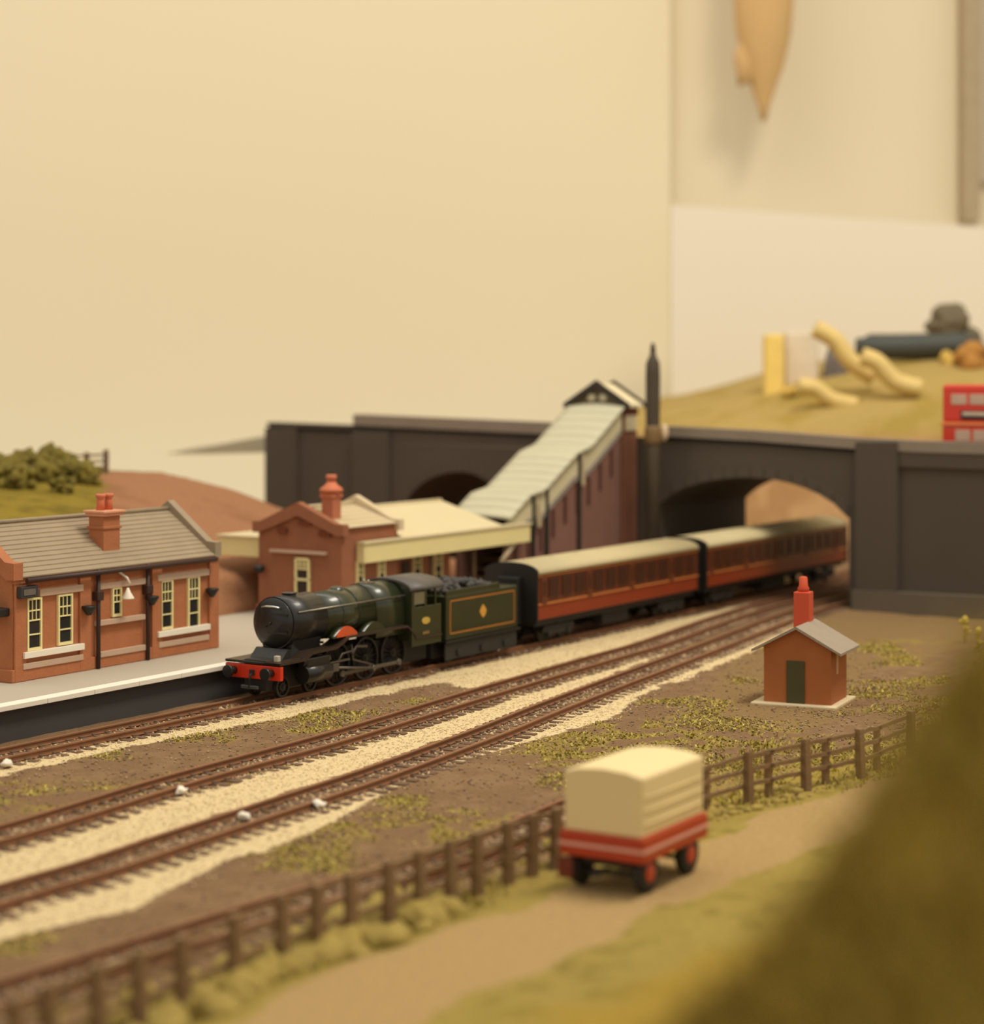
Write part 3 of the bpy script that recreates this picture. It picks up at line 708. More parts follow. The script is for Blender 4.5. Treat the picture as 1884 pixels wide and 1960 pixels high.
for s_ in (TW0-.05,TW1+.005):
    mb = MB(); mb.prism([(SD0-.07,TE-.035),(SD0-.07,TE+.0),(md,RG+.025),(md,RG-.035)],'x',s_,s_+.025); mb.prism([(SD1+.07,TE-.035),(SD1+.07,TE+.0),(md,RG+.025),(md,RG-.035)],'x',s_,s_+.025)
    mb.build('barge_board', mat('barge_brown', srgb(44,34,24), .6), es)
MB().prism([(SD0-.02,TE-.02),(SD1+.02,TE-.02),(md,RG-.04)],'x',TW0-.02,TW0+.02).build('gable_infill', mat('gable_olive', srgb(96,86,58), .8), es)
for dy in (-.05,.05): MB().blob((TW0-.024,md+dy,TE+.045),(.01,.036,.03),2,2,.02).build('gable_light', mat('gable_pale', srgb(200,190,160), .5), es)

# tall dark post standing by the stair head
p = at(1250,1030,14.75); ep = empty('tall_post', (p[0],14.75,0), 0, 'tall dark round post with pointed finial beside the stair head', 'post')
pm = mat('post_dark', srgb(70,58,42), .7, var=.3, scale=4)
z = lambda y: CAMH-(y-CY)*14.75/FP
MB().lathe([(.052,PH+.001),(.052,z(840)),(.048,z(835)),(.050,z(820)),(.052,z(790)),(.054,z(720)),(.050,z(695)),(.028,z(682)),(.020,z(676))],(0,0,0),18).build('shaft', pm, ep)
MB().lathe([(.021,z(676)),(.018,z(662)),(.010,z(657)),(.002,z(655))],(0,0,0),12).build('finial', pm, ep)
MB().lathe([(.056,z(850)),(.062,z(845)),(.062,z(820)),(.056,z(815))],(0,0,0),18).build('collar', mat('collar_brass', srgb(120,92,52), .6), ep)
mb = MB(); mb.blob((.085,.03,z(828)),(.032,.03,.065),4,2,.05); sub(mb.build('side_lamp', mat('pale_panel2', srgb(210,184,150), .6), ep), 'pale lamp on the side of the post')

# ------------------------------------------------------------------ road bridge
B1 = np.array((2.50,14.0)); BD = np.array((-.783,.622)); BN = np.array((.622,.783)); BT = 1.22
eb = empty('road_bridge', (0,0,0), 0, 'dark stone road bridge spanning the tracks behind the station', 'bridge')
def bl(px):      # distance along the face line for a pixel column (from B1 towards the left)
    q = (px-CX)/FP; return (B1[0]-q*B1[1])/(q*BD[1]-BD[0])
def bz(px,py): u = bl(px); Y = B1[1]+BD[1]*u; return CAMH-(py-CY)*Y/FP
def bw(u, off, z): p = B1+BD*u+BN*off; return (p[0],p[1],z)
top = [(515,848),(680,848),(681,850),(1040,860),(1270,862),(1450,870),(1640,878),(1884,890),(2080,894)]
topU = sorted([(bl(x),bz(x,y)) for x,y in top])
def arch(px_l, px_r, crown, spring_l, spring_r):
    return dict(u0=bl(px_r), u1=bl(px_l), c=crown, zl=spring_l, zr=spring_r)
AR = dict(u0=bl(1626), u1=bl(1262), um=bl(1440), zc=bz(1440,914), z0=bz(1622,992), z1=bz(1270,968))
AL = dict(u0=bl(975), u1=bl(775), um=bl(885), zc=bz(885,903), z0=.55, z1=bz(778,968))
def low(u):
    for a in (AR,AL):
        if a['u0'] <= u <= a['u1']:
            if u < a['um']: t = (a['um']-u)/(a['um']-a['u0']); return a['zc']-(a['zc']-a['z0'])*(1-math.sqrt(max(0,1-(t*.93)**2)))/(1-math.sqrt(1-.93**2))
            t = (u-a['um'])/(a['u1']-a['um']); return a['zc']-(a['zc']-a['z1'])*(1-math.sqrt(max(0,1-(t*.93)**2)))/(1-math.sqrt(1-.93**2))
    return -.05
us = sorted(set(list(np.linspace(bl(2080),bl(515),60))+[a[k]+e_ for a in (AR,AL) for k in ('u0','u1') for e_ in (-1e-4,1e-4)]+list(np.linspace(AR['u0']+.001,AR['u1']-.001,30))+list(np.linspace(AL['u0']+.001,AL['u1']-.001,24))))
T_of = lambda u: float(np.interp(u,[a[0] for a in topU],[a[1] for a in topU]))
mb = MB()
for a,b in zip(us[:-1],us[1:]):
    la,lb = low(a),low(b); ta,tb = T_of(a),T_of(b)
    v = [bw(a,0,la),bw(b,0,lb),bw(b,0,tb),bw(a,0,ta),bw(a,BT,la),bw(b,BT,lb),bw(b,BT,tb),bw(a,BT,ta)]
    fs = [(0,1,2,3),(5,4,7,6),(3,2,6,7),(0,4,5,1)]
    mb.add(v,fs)
for u in (us[0],us[-1]):
    la,ta = low(u),T_of(u); mb.add([bw(u,0,la),bw(u,BT,la),bw(u,BT,ta),bw(u,0,ta)],[(0,1,2,3)])
bo = mb.build('masonry', bridgem, eb)
bm = bmesh.new(); bm.from_mesh(bo.data); bmesh.ops.remove_doubles(bm, verts=bm.verts, dist=2e-4); bmesh.ops.recalc_face_normals(bm, faces=bm.faces); bm.to_mesh(bo.data); bm.free()
def facebox(u0,u1,o0,o1,z0a,z1a,z0b,z1b,name,m):
    v = [bw(u0,o0,z0a),bw(u1,o0,z0b),bw(u1,o1,z0b),bw(u0,o1,z0a),bw(u0,o0,z1a),bw(u1,o0,z1b),bw(u1,o1,z1b),bw(u0,o1,z1a)]
    return MB().add(v,[(0,3,2,1),(4,5,6,7),(0,1,5,4),(1,2,6,5),(2,3,7,6),(3,0,4,7)]).build(name,m,eb)
# parapets with pale coping: front and rear
def parapet(xa,ya,xb,yb,h=.075,o0=-.025,o1=.10,m=bridge_light,name='parapet_coping',base=True):
    ua,ub = bl(xa),bl(xb); za,zb = bz(xa,ya),bz(xb,yb)
    facebox(ua,ub,o0,o1,za-h,za,zb-h,zb,name,m)
    if o0<0: facebox(ua,ub,-.004,.004,za-h-.03,za-h,zb-h-.03,zb-h,'coping_underline',mat('underline_black',(.012,.010,.009),.8))  # thin black line directly below the front coping
def pwall(xa,ya,xb,yb,o0,o1):
    ua,ub = bl(xa),bl(xb); facebox(ua,ub,o0,o1,T_of(ua)-.001,bz(xa,ya),T_of(ub)-.001,bz(xb,yb),'parapet_wall',bridgem)
for o0,o1,dy in ((0,.09,0),(BT-.09,BT,16)):
    pwall(515,818+dy,678,822+dy,o0,o1); pwall(680,820+dy,1262,838+dy,o0,o1); pwall(1262,838+dy,1640,860+dy,o0,o1); pwall(1640,860+dy,2080,874+dy,o0,o1)
parapet(680,793,1060,809,.09); parapet(515,808,676,814,.03,m=bridgem)
for xa,ya,xb,yb in ((1270,815,1450,824),(1450,824,1640,838),(1640,838,1760,844),(1760,844,2080,852)): parapet(xa,ya,xb,yb)
# pilasters
for (xa,xb,yt) in ((1644,1722,846),(515,572,818),(682,748,826)):
    ua,ub = bl(xb),bl(xa); za,zb = bz(xb,yt),bz(xa,yt); facebox(ua,ub,-.05,.02,-.05,za,-.05,zb,'pilaster',bridgem)
# recessed panel frame right of the pilaster, plinth
facebox(bl(2080),bl(1722),-.02,.01,bz(2080,905),bz(2080,862),bz(1722,893),bz(1722,850),'string_course',bridgem)
facebox(bl(2080),bl(1640),-.07,.02,-.05,bz(2080,1150),-.05,bz(1640,1128),'plinth',mat('plinth_stone', srgb(98,86,70), .9, var=.15, scale=3))
# arch ring proud of the face
for a,nm in ((AR,'arch_ring'),(AL,'arch_ring')):
    uu = np.linspace(a['u0']+.002,a['u1']-.002,15)
    for i in range(14):
        g = (uu[1]-uu[0])*.03; u0,u1 = uu[i]+g,uu[i+1]-g
        facebox(u0,u1,-.012,.02,low(u0),low(u0)+.075,low(u1),low(u1)+.075,'voussoir',bridgem)
# road deck between the parapets is the masonry's top; grey approach road to the left
mb = MB(); P = [at(318,869,18.0),at(400,856,18.0),at(452,846,18.0),at(512,836,18.0),at(512,866,18.0),at(400,869,18.0)]
mb.prism([(p[0],p[2]) for p in P],'y',18.0,19.2); tag(mb.build('approach_ramp', mat('ramp_grey', srgb(158,148,122), .9)), 'thin grey road ramp running left from the bridge end', 'ramp')

# ------------------------------------------------------------------ train
def wheel_prof(mb, x, y, r, sgn, w=.022, spokes=0):
    # disc wheel with rim; y is the wheel plane, sgn=-1 near side
    n = 28; mb.lathe([(r-.012,-w/2),(r,-w/2),(r,w/2),(r-.012,w/2)],(x,y,RAILTOP+r),n,'y')
def wheel(e, x, y, r, m, spokes=0, name='wheel', out=-1):
    mb = MB(); n = 30; zc = RAILTOP+r; w = .020
    vs = []
    prof_ = [(r,-w/2),(r,w/2),(r-.012,w/2),(r-.012,-w/2)]
    k = 4
    for i in range(n):
        t = 2*math.pi*i/n
        for (q,h) in prof_: vs.append((x+q*math.cos(t), y+h, zc+q*math.sin(t)))
    mb.add(vs,[(i*k+j,i*k+(j+1)%k,((i+1)%n)*k+(j+1)%k,((i+1)%n)*k+j) for i in range(n) for j in range(k)])
    if spokes:
        for i in range(spokes):
            t = 2*math.pi*i/spokes+.1; mb.cyl((x+.012*math.cos(t),y,zc+.012*math.sin(t)),(x+(r-.006)*math.cos(t),y,zc+(r-.006)*math.sin(t)),.0045,.0035,5)
        mb.cyl((x,y-.010,zc),(x,y+.010,zc),.022,n=14)
    else: mb.cyl((x,y-.006,zc),(x,y+.006,zc),r-.008,n=24)
    mb.cyl((x,y+out*.018,zc),(x,y,zc),.010,n=10)
    return mb.build(name, m, e)
wheelm = mat('wheel_black', (.022,.018,.014), .55, .2)
def train_empty(name, s0, label, cat): 
    p = A0+T_*s0+N_*.0825; return empty(name,(p[0],p[1],0),RZ,label,cat)
L0 = 1.74
el = train_empty('steam_locomotive', L0, 'dark green and black steam locomotive with red buffer beam at the platform', 'locomotive')
# frames and footplate
MB().box(.02,1.40,-.07,.07,.07,.22,.004).build('frame', dkframe, el)
MB().box(0,.022,-.172,.172,.130,.198,.004).build('buffer_beam', red, el)
for sg in (-1,1):
    mb = MB(); mb.cyl((.0,sg*.115,.165),(-.045,sg*.115,.165),.020,.016,16); mb.cyl((-.045,sg*.115,.165),(-.055,sg*.115,.165),.032,.030,20); mb.build('buffer', red if sg>5 else bgloss, el)
mb = MB(); mb.tube([(-.0,0,.16),(-.02,0,.15),(-.025,0,.10),(-.015,0,.08)],.007,8); mb.box(-.012,0,-.012,.012,.15,.175); mb.build('coupling_hook', dkframe, el)
mb = MB(); mb.box(-.03,-.015,-.05,.05,.085,.10,.002); mb.box(-.03,.03,-.01,.01,.085,.095); sub(mb.build('tension_coupling', mat('coupling_grey', (.06,.06,.05), .5), el),'grey wire coupling bar')
mb = MB(); mb.box(.0,.17,-.168,.168,.203,.214,.002); mb.prism([(.10,.214),(.17,.214),(.17,.262),(.15,.262)],'y',-.10,.10); mb.build('front_footplate', bgloss, el)
mb = MB()
for sg in (-1,1):
    y0,y1 = (-.172,-.07) if sg<0 else (.07,.172)
    path = [(.0,.205),(.20,.205),(.26,.232),(.45,.234),(.50,.250),(.56,.278),(1.08,.278),(1.14,.235),(1.16,.205),(1.40,.205)]
    for a,b in zip(path[:-1],path[1:]): mb.prism([a,b,(b[0],b[1]+.011),(a[0],a[1]+.011)],'y',y0,y1)
mb.build('running_plate', mat('plate_brown', srgb(52,38,26), .4, coat=.1), el)
# smokebox, door, boiler, firebox
ZC = .385
mb = MB(); mb.cyl((.165,0,ZC),(.44,0,ZC),.129,n=48); mb.prism([(-.07,.20),(.07,.20),(.10,.30),(-.10,.30)],'x',.19,.42); mb.build('smokebox', bgloss, el)
mb = MB(); mb.lathe([(.124,.165),(.121,.158),(.095,.152),(.07,.143),(.035,.136),(.004,.134)],(0,0,ZC),40,'x'); dr = mb.build('smokebox_door', bgloss, el)
mb = MB(); mb.cyl((.138,0,ZC),(.125,0,ZC),.008,n=10); mb.cyl((.128,-.0,ZC),(.128,.032,ZC-.02),.003,n=6)
for zz in (ZC+.045,ZC-.045): mb.box(.138,.150,-.10,.02,zz-.005,zz+.005)
mb.build('door_strap', bgloss, dr)
for (yy,zz) in ((.05,.062),(-.03,-.075)):
    pass
mb = MB(); mb.tube([(.140,-.055,ZC+.078),(.134,-.02,ZC+.084),(.134,.02,ZC+.084),(.140,.055,ZC+.078)],.0045,8); mb.build('door_rail', mat('bright_steel', (.75,.73,.68), .25, .9), dr)
mb = MB(); mb.cyl((.44,0,ZC),(.86,0,ZC+.0),.118,.128,48); mb.build('boiler', green, el)
mb = MB(); n = 24; P = []
for i in range(n+1):
    t = math.pi*i/n; P.append((.130*math.cos(t)*(1.0), ZC+.002+.130*math.sin(t)))
P += [(-.130,.30),(-.12,.24),(.12,.24),(.130,.30)]
mb.prism(P,'x',.86,1.13,True); mb.build('firebox', green, el)
for x_ in (.445,.58,.72,.86):
    r_ = .118+(x_-.44)/.42*.010+.0018; mb = MB(); mb.lathe([(r_-.003,-.005),(r_,-.005),(r_,.005),(r_-.003,.005)],(x_,0,ZC),44,'x'); mb.build('boiler_band', mat('band_dark', srgb(40,36,20), .4), el)
MB().lathe([(.046,.500),(.038,.508),(.034,.516),(.040,.520),(.040,.524),(.025,.524)],(.285,0,0),22).build('chimney', bgloss, el)
MB().lathe([(.046,.495),(.038,.506),(.034,.514),(.022,.520),(.006,.522)],(.68,0,0),22).build('dome', green, el)
mb = MB(); mb.box(.90,.98,-.03,.03,.512,.520); 
for yy in (-.014,.014): mb.cyl((.94,yy,.515),(.94,yy,.532),.009,.007,10)
mb.build('safety_valve', steel, el)
for sg in (-1,1):
    mb = MB(); mb.tube([(.20,sg*.124,ZC+.055),(1.10,sg*.139,ZC+.060)],.004,6)
    for x_ in (.22,.50,.8,1.05): mb.cyl((x_,sg*.11,ZC+.054),(x_,sg*(.124+(x_-.2)*.0167),ZC+.056),.003,n=6)
    mb.build('handrail', steel, el)
# cylinders, splashers, nameplate
for sg in (-1,1):
    mb = MB(); mb.cyl((.20,sg*.145,.135),(.40,sg*.145,.135),.046,n=22); mb.box(.21,.39,sg*.145-.03,sg*.145+.03,.13,.215,.006); mb.cyl((.19,sg*.15,.198),(.41,sg*.15,.198),.020,n=14)
    mb.build('cylinder', bgloss, el)
RD = .112; WX = (.56,.81,1.06)
for sg in (-1,1):
    for x_ in WX: 
        P = [(x_-.105+ .21*i/14, .284+ .052*math.sin(math.pi*i/14)) for i in range(15)]
        if x_ < 1.0:
            mb = MB(); mb.prism(P,'y',*( (-.150,-.105) if sg<0 else (.105,.150)),True); sp = mb.build('splasher', green, el)
            if abs(x_-.56)<.01:
                mb = MB(); Q = [(x_-.085+.17*i/12, .292+.046*math.sin(math.pi*(.06+.88*i/12))) for i in range(13)]+[(x_+.085,.288),(x_-.085,.288)]
                mb.prism(Q,'y',*((-.157,-.150) if sg<0 else (.150,.157))); sub(mb.build('nameplate', mat('nameplate_red', srgb(205,84,40), .45), sp),'orange red nameplate')
    y = sg*GA
    for x_ in WX: wheel(el, x_, y, RD, wheelm, 16, 'driving_wheel', sg)
    for x_ in (.12,.34): wheel(el, x_, y, .052, wheelm, 9, 'bogie_wheel', sg)
    yo = sg*.125; zc = RAILTOP+RD
    mb = MB(); mb.box(WX[0]-.02,WX[2]+.02,yo-.004,yo+.004,zc-.055,zc-.037,.002)
    for x_ in WX: mb.cyl((x_,yo-.008,zc-.046),(x_,yo+.008,zc-.046),.017,n=14)
    mb.build('coupling_rod', mat('rod_steel', (.13,.11,.085), .5, .6), el)
    yo2 = sg*.140; mb = MB(); mb.tube([(.47,yo2,.137),(WX[1],yo2,zc-.046)],.007,6); mb.cyl((WX[1],yo2-.01,zc-.046),(WX[1],yo2+.01,zc-.046),.015,n=12); mb.box(.45,.50,yo2-.012,yo2+.012,.118,.158,.003); mb.cyl((.40,yo2,.137),(.46,yo2,.137),.006,n=8)
    mb.build('connecting_rod', mat('rod_steel', (.13,.11,.085), .5, .6), el)
    mb = MB(); mb.box(.40,.60,yo2-.006,yo2+.006,.162,.170); mb.tube([(.50,yo2,.16),(.54,yo2,.20),(.62,yo2,.205)],.005,6); mb.tube([(.62,yo2,.19),(.66,yo2,.225),(.75,yo2,.215)],.008,6); mb.tube([(.62,yo2,.24),(.63,yo2,.16),(WX[1],yo2,zc-.03)],.005,6)
    mb.build('valve_gear', mat('rod_steel', (.13,.11,.085), .5, .6), el)
# cab
for sg in (-1,1):
    y0,y1 = (-.168,-.158) if sg<0 else (.158,.168)
    mb = MB(); mb.box(1.12,1.40,y0,y1,.17,.375,.002); mb.box(1.12,1.155,y0,y1,.375,.465); mb.box(1.24,1.26,y0,y1,.375,.465); mb.box(1.34,1.352,y0,y1,.375,.465); mb.box(1.12,1.35,y0,y1,.462,.475)
    cabs = mb.build('cab_side', green, el)
    sub(MB().box(1.14,1.235,y0-.002 if sg<0 else y1,y0 if sg<0 else y1+.002,.39,.455).build('cab_window', mat('window_grey', srgb(110,104,84), .2), cabs),'pale glazed cab window')
    mb = MB(); mb.lathe([(.030,0),(.030,.004)],(0,0,0),20,'y')
    for i,v in enumerate(mb.v): mb.v[i] = (1.25+v[0]*1.25, (y0-.004+v[1]) if sg<0 else (y1+v[1]), .298+v[2]*.62)
    sub(mb.build('number_plate', mat('plate_yellow', srgb(190,160,70), .4), el),'oval yellow cab plate')
    sub(MB().box(1.22,1.28,(y0-.003) if sg<0 else y1, y0 if sg<0 else y1+.003,.225,.240).build('works_plate', mat('plate_dull', srgb(120,96,50), .5), el),'small dull yellow plate')
MB().prism([(y_,z_) for y_,z_ in ([(-.158,.20),(.158,.20),(.158,.47)]+[(.158*math.cos(math.pi*i/12), .47+.045*math.sin(math.pi*i/12)) for i in range(1,12)]+[(-.158,.47)])],'x',1.115,1.13).build('cab_front', green, el)
mb = MB(); P = [(.178*math.cos(math.pi*i/16), .468+.060*math.sin(math.pi*i/16)) for i in range(17)]; Q = [(.170*math.cos(math.pi*i/16), .462+.056*math.sin(math.pi*i/16)) for i in range(17)]
mb.prism(P+Q[::-1],'x',1.10,1.42,True); mb.build('cab_roof', mat('cab_roof_grey', srgb(84,78,72), .5, var=.2), el)
mb = MB(); mb.lathe([(.02,1.13),(.10,1.135),(.10,1.14)],(0,0,.34),20,'x'); mb.build('backhead', dkframe, el)
# engine lamp
for sg in (-1,):
    mb = MB(); mb.box(.03,.055,-.13,-.105,.216,.245,.003); lam = mb.build('head_lamp', mat('lamp_white', srgb(190,180,160), .5), el)

et = train_empty('locomotive_tender', 3.19, 'lined green tender with gold crest and coal coupled behind the locomotive', 'tender')
MB().box(0,.76,-.075,.075,.06,.155,.004).build('frame', dkframe, et)
for sg in (-1,1):
    y0,y1 = (-.155,-.145) if sg<0 else (.145,.155)
    mb = MB(); mb.box(.01,.75,y0,y1,.055,.145,.003); mb.build('side_frame', dkframe, et)
    for x_ in (.14,.38,.62):
        wheel(et, x_, sg*GA, .056, wheelm, 10, 'wheel', sg)
        MB().box(x_-.022,x_+.022,(y0-.012) if sg<0 else y1,y0 if sg<0 else y1+.012,.072,.105,.003).build('axle_box', dkframe, et)
mb = MB(); mb.box(0,.77,-.168,.168,.150,.163,.002); mb.build('running_plate', bgloss, et)
mb = MB(); mb.box(.015,.755,-.158,.158,.163,.405,.006); mb.box(.015,.56,-.158,-.148,.40,.435,.003); mb.box(.015,.56,.148,.158,.40,.435,.003); mb.box(.55,.56,-.158,.158,.40,.435); mb.build('tank', green, et)
mb = MB()
for i in range(110): x_,y_ = random.uniform(.04,.54),random.uniform(-.13,.13); mb.blob((x_,y_,.415+.05*math.cos(y_*9)*math.sin(x_*5.5)),random.uniform(.014,.026),i,1,.3)
c_ = mb.build('coal_load', coal, et, fix=False); tag(c_, kind='stuff')
for sg in (-1,1):
    y = -.1595 if sg<0 else .1585
    mb = MB()
    for b in ((.05,.72,.372,.379),(.05,.72,.195,.202),(.05,.057,.195,.379),(.713,.72,.195,.379)): mb.box(b[0],b[1],y,y+.001,b[2],b[3])
    mb.build('lining', orange, et)
    mb = MB(); q = [(0,.038),(.022,.018),(.034,0),(.022,-.018),(0,-.036),(-.022,-.018),(-.034,0),(-.022,.018)]
    mb.prism([(.385+a,.290+b) for a,b in q],'y',y-.0015,y+.0015); mb.build('crest', mat('crest_gold', srgb(205,150,60), .5, var=.35, scale=60), et)
mb = MB(); mb.cyl((.77,0,.11),(.80,0,.11),.01,n=8)
for sg in (-1,1): mb.cyl((.765,sg*.115,.165),(.79,sg*.115,.165),.018,n=12)
mb.build('rear_buffer', dkframe, et)

def coach(s0, L, label, lit=False):
    e = train_empty('passenger_coach', s0, label, 'coach')
    hw = .180; zb, zt, zr = .180,.445,.512
    n = 20; R = [(hw*math.cos(math.pi*i/n), zt+(zr-zt)*math.sin(math.pi*i/n)**.8) for i in range(n+1)]
    MB().box(0.012,L-.012,-hw+.006,hw-.006,zb,.27,.003).build('lower_body', maroon, e)
    MB().box(0.012,L-.012,-hw+.006,hw-.006,.27,zt,.003).build('upper_body', mat('coach_upper', srgb(100,50,26), .4, var=.1, coat=.2), e)
    mb = MB(); mb.prism([(a*1.035,b) for a,b in R],'x',.008,L-.008,True); mb.build('roof', roofgrey, e)
    for x0,x1 in ((-.004,.012),(L-.012,L+.004)):
        mb = MB(); mb.prism([(hw,zb-.02),(hw,zt)]+[(a*1.035,b+.001) for a,b in R[1:-1]]+[(-hw,zt),(-hw,zb-.02)],'x',x0,x1); mb.build('end_panel', black, e)
    mb = MB()
    for x0,x1 in ((-.045,.0),(L,L+.045)):
        mb.box(x0,x1,-.075,.075,.16,.43,.008)
    mb.build('gangway', black, e)
    for sg in (-1,1):
        y0,y1 = (-hw,-hw+.006) if sg<0 else (hw-.006,hw)
        mb = MB(); mb.box(.012,L-.012,y0-.001,y1+.001,.266,.275); mb.box(.012,L-.012,y0-.001,y1+.001,.430,.436); mb.build('lining', mat('coach_lining', srgb(196,118,58), .5), e)
        x = .06; k = 0
        while x < L-.1:
            door = (k%4 == 0); w = .035 if door else .115
            if door:
                mb = MB(); mb.box(x-.012,x+w+.012,y0-.0025,y1+.0025,zb+.088,zt-.012,.002); dd = mb.build('door', mat('coach_upper', srgb(100,50,26)), e)
                MB().box(x,x+w,y0-.004,y1+.004,.315,.405,.002).build('pane', window_brown, dd)
                MB().box(x+w+.002,x+w+.006,y0-.006,y1+.006,.29,.30).build('handle', mat('brass', srgb(200,160,80),.3,.8), dd)
            else: MB().box(x,x+w,y0-.003,y1+.003,.305,.415,.003).build('window', window_brown, e)
            x += w+.040; k += 1
    MB().box(.02,L-.02,-.15,.15,.140,.182,.004).build('underframe', dkframe, e)
    for xm in (.32,L-.32):
        for sg in (-1,1):
            y = sg*.125; mb = MB(); mb.prism([(xm-.19,.10),(xm-.17,.13),(xm+.17,.13),(xm+.19,.10),(xm+.10,.075),(xm-.10,.075)],'y',min(y,y+sg*.012),max(y,y+sg*.012))
            for q in (-.115,.115): mb.box(xm+q-.02,xm+q+.02,min(y,y+sg*.022),max(y,y+sg*.022),.065,.10,.003)
            mb.build('bogie_side', dkframe, e)
            for q in (-.115,.115): wheel(e, xm+q, sg*GA, .062, wheelm, 0, 'wheel', sg)
    mb = MB(); mb.box(L*.42,L*.58,-.12,-.03,.065,.14,.006); mb.box(L*.45,L*.55,.03,.12,.065,.14,.006); mb.build('battery_box', dkframe, e)
    for k in range(int(L/.3)): MB().lathe([(.016,.505),(.018,.512),(.016,.518),(.006,.520)],(.16+k*.3,.0,0),10).build('roof_vent', roofgrey, e)
    return e
coach(4.13, 2.10, 'first maroon coach with pale roof, directly behind the tender')
coach(6.345, 2.45, 'second maroon coach passing under the bridge arch')

# ------------------------------------------------------------------ lineside hut
hx, hy = gp(1592,1356,.0); hb = gz(hx,hy)
hr = math.radians(-24); eh = empty('lineside_hut', (hx,hy+.01,0), hr, 'small orange brick hut with green door standing behind the fence', 'hut')
hz = .012; HW, HD = .335,.30; E_,R_ = .285,.375; hm = mat('hut_orange', srgb(166,98,50), .85, var=.12, scale=8)
MB().box(-HW-.055,.035,-.05,HD+.05,-.03,hz,.006).build('base_slab', mat('slab_pale', srgb(206,188,150), .85), eh)
mb = MB(); mb.prism([(-HW,hz),(0,hz),(0,E_),(-HW/2,R_),(-HW,E_)],'y',0,HD); mb.build('wall', hm, eh)
sub(MB().box(-HW+.115,-HW+.205,-.008,.0,hz,.218,.002).build('door', mat('door_green', srgb(72,66,32), .7, var=.1), eh), 'dark green door')
MB().box(-.002,.004,HD*.30,HD*.42,.15,.26,.001).build('window', mat('hut_window', srgb(196,150,112), .5), eh)
rm = mat('hut_roof', srgb(150,136,118), .8, var=.1, scale=20, bump=.2)
for sg in (-1,1):
    a = (-HW/2,R_+.012); b = (-HW/2+sg*(HW/2+.055), E_-.018)
    mb = MB(); mb.prism([a,b,(b[0],b[1]-.012),(a[0],a[1]-.014)],'y',-.03,HD+.04); mb.build('roof_slope', rm, eh)
cx_ = -HW/2-.035; cr = mat('hut_chimney', srgb(196,74,42), .7, var=.12)
MB().box(cx_-.040,cx_+.040,HD-.10,HD-.02,.33,.53,.004).build('chimney_stack', cr, eh)
MB().lathe([(.026,.53),(.030,.545),(.022,.56),(.020,.60),(.012,.605)],(cx_,HD-.06,0),14).build('chimney_pot', cr, eh)

# ------------------------------------------------------------------ covered trailer on the path
VA = math.radians(90-31); vx,vy = gp(1229,1700,.07); vg = gz(vx,vy)
ev = empty('covered_trailer', (vx,vy,vg), VA, 'cream covered road trailer with red lower body on the path', 'trailer')
VL, VW = .43,.265     # local x away along the side, y to the left
bm_ = mat('canvas_cream', srgb(226,204,152), .85, var=.05, scale=4)
P = [(0,.175),(VW,.175),(VW+.002,.358),(VW*.82,.368),(VW*.5,.374),(VW*.18,.368),(-.002,.358)]
mb = MB(); bm = bmesh.new()
vs_ = [[bm.verts.new((x,p[0],p[1])) for p in P] for x in (0,VL)]
bm.faces.new(vs_[0]); bm.faces.new(vs_[1][::-1])
for i in range(len(P)): j=(i+1)%len(P); bm.faces.new((vs_[0][j],vs_[0][i],vs_[1][i],vs_[1][j]))
bmesh.ops.bevel(bm, geom=[e for e in bm.edges], offset=.008, segments=3, profile=.5, affect='EDGES'); bmesh.ops.recalc_face_normals(bm, faces=bm.faces)
me = bpy.data.meshes.new('canvas_cover'); bm.to_mesh(me); bm.free(); me.materials.append(bm_); link('canvas_cover', me, ev)
mb = MB()
for z_ in (.215,.255,.295): mb.tube([(.015,-.002,z_),(VL-.015,-.002,z_)],.0035,6)
mb.build('cover_rib', bm_, ev)
rdm = mat('trailer_red', srgb(172,54,20), .45, var=.08)
MB().box(-.010,VL+.012,-.012,VW+.012,.102,.178,.006).build('lower_body', rdm, ev)
stp = mat('stripe_pink', srgb(214,158,140), .5); mb = MB()
mb.box(-.012,VL+.014,-.0145,-.012,.134,.145); mb.box(-.0125,-.010,-.0145,VW+.0145,.134,.145); mb.box(-.012,VL+.014,VW+.012,VW+.0145,.134,.145); mb.build('stripe', stp, ev)
mb = MB(); mb.box(.03,VL-.03,.05,VW-.05,.075,.096); mb.box(.05,.07,.02,VW-.02,.045,.055); mb.box(VL-.10,VL-.08,.02,VW-.02,.045,.055); mb.box(-.06,.03,VW/2-.01,VW/2+.01,.06,.07); mb.build('chassis', dkframe, ev)
tyre = mat('tyre_black', (.02,.018,.012), .8)
for x_ in (.07,VL-.075):
    for y_,so in ((.022,-1),(VW-.022,1)):
        mb = MB(); prof_ = [(.034,-.016),(.056,-.016),(.062,-.010),(.062,.010),(.056,.016),(.034,.016)]
        mb.lathe(prof_,(x_,y_,.062),24,'y'); mb.cyl((x_,y_-.012,.062),(x_,y_+.012,.062),.036,n=20); w = mb.build('wheel', tyre, ev)
        mb = MB(); mb.lathe([(.034,0),(.028,so*.006),(.012,so*.010),(.004,so*.012)],(x_,y_+so*.0125,.062),16,'y'); sub(mb.build('hub', mat('hub_red', srgb(190,72,40), .5), w),'red wheel hub')
mb = MB(); mb.box(-.004,.0,VW-.03,VW+.02,.03,.095); mb.build('mud_flap', mat('flap_red', srgb(110,44,18), .6), ev)

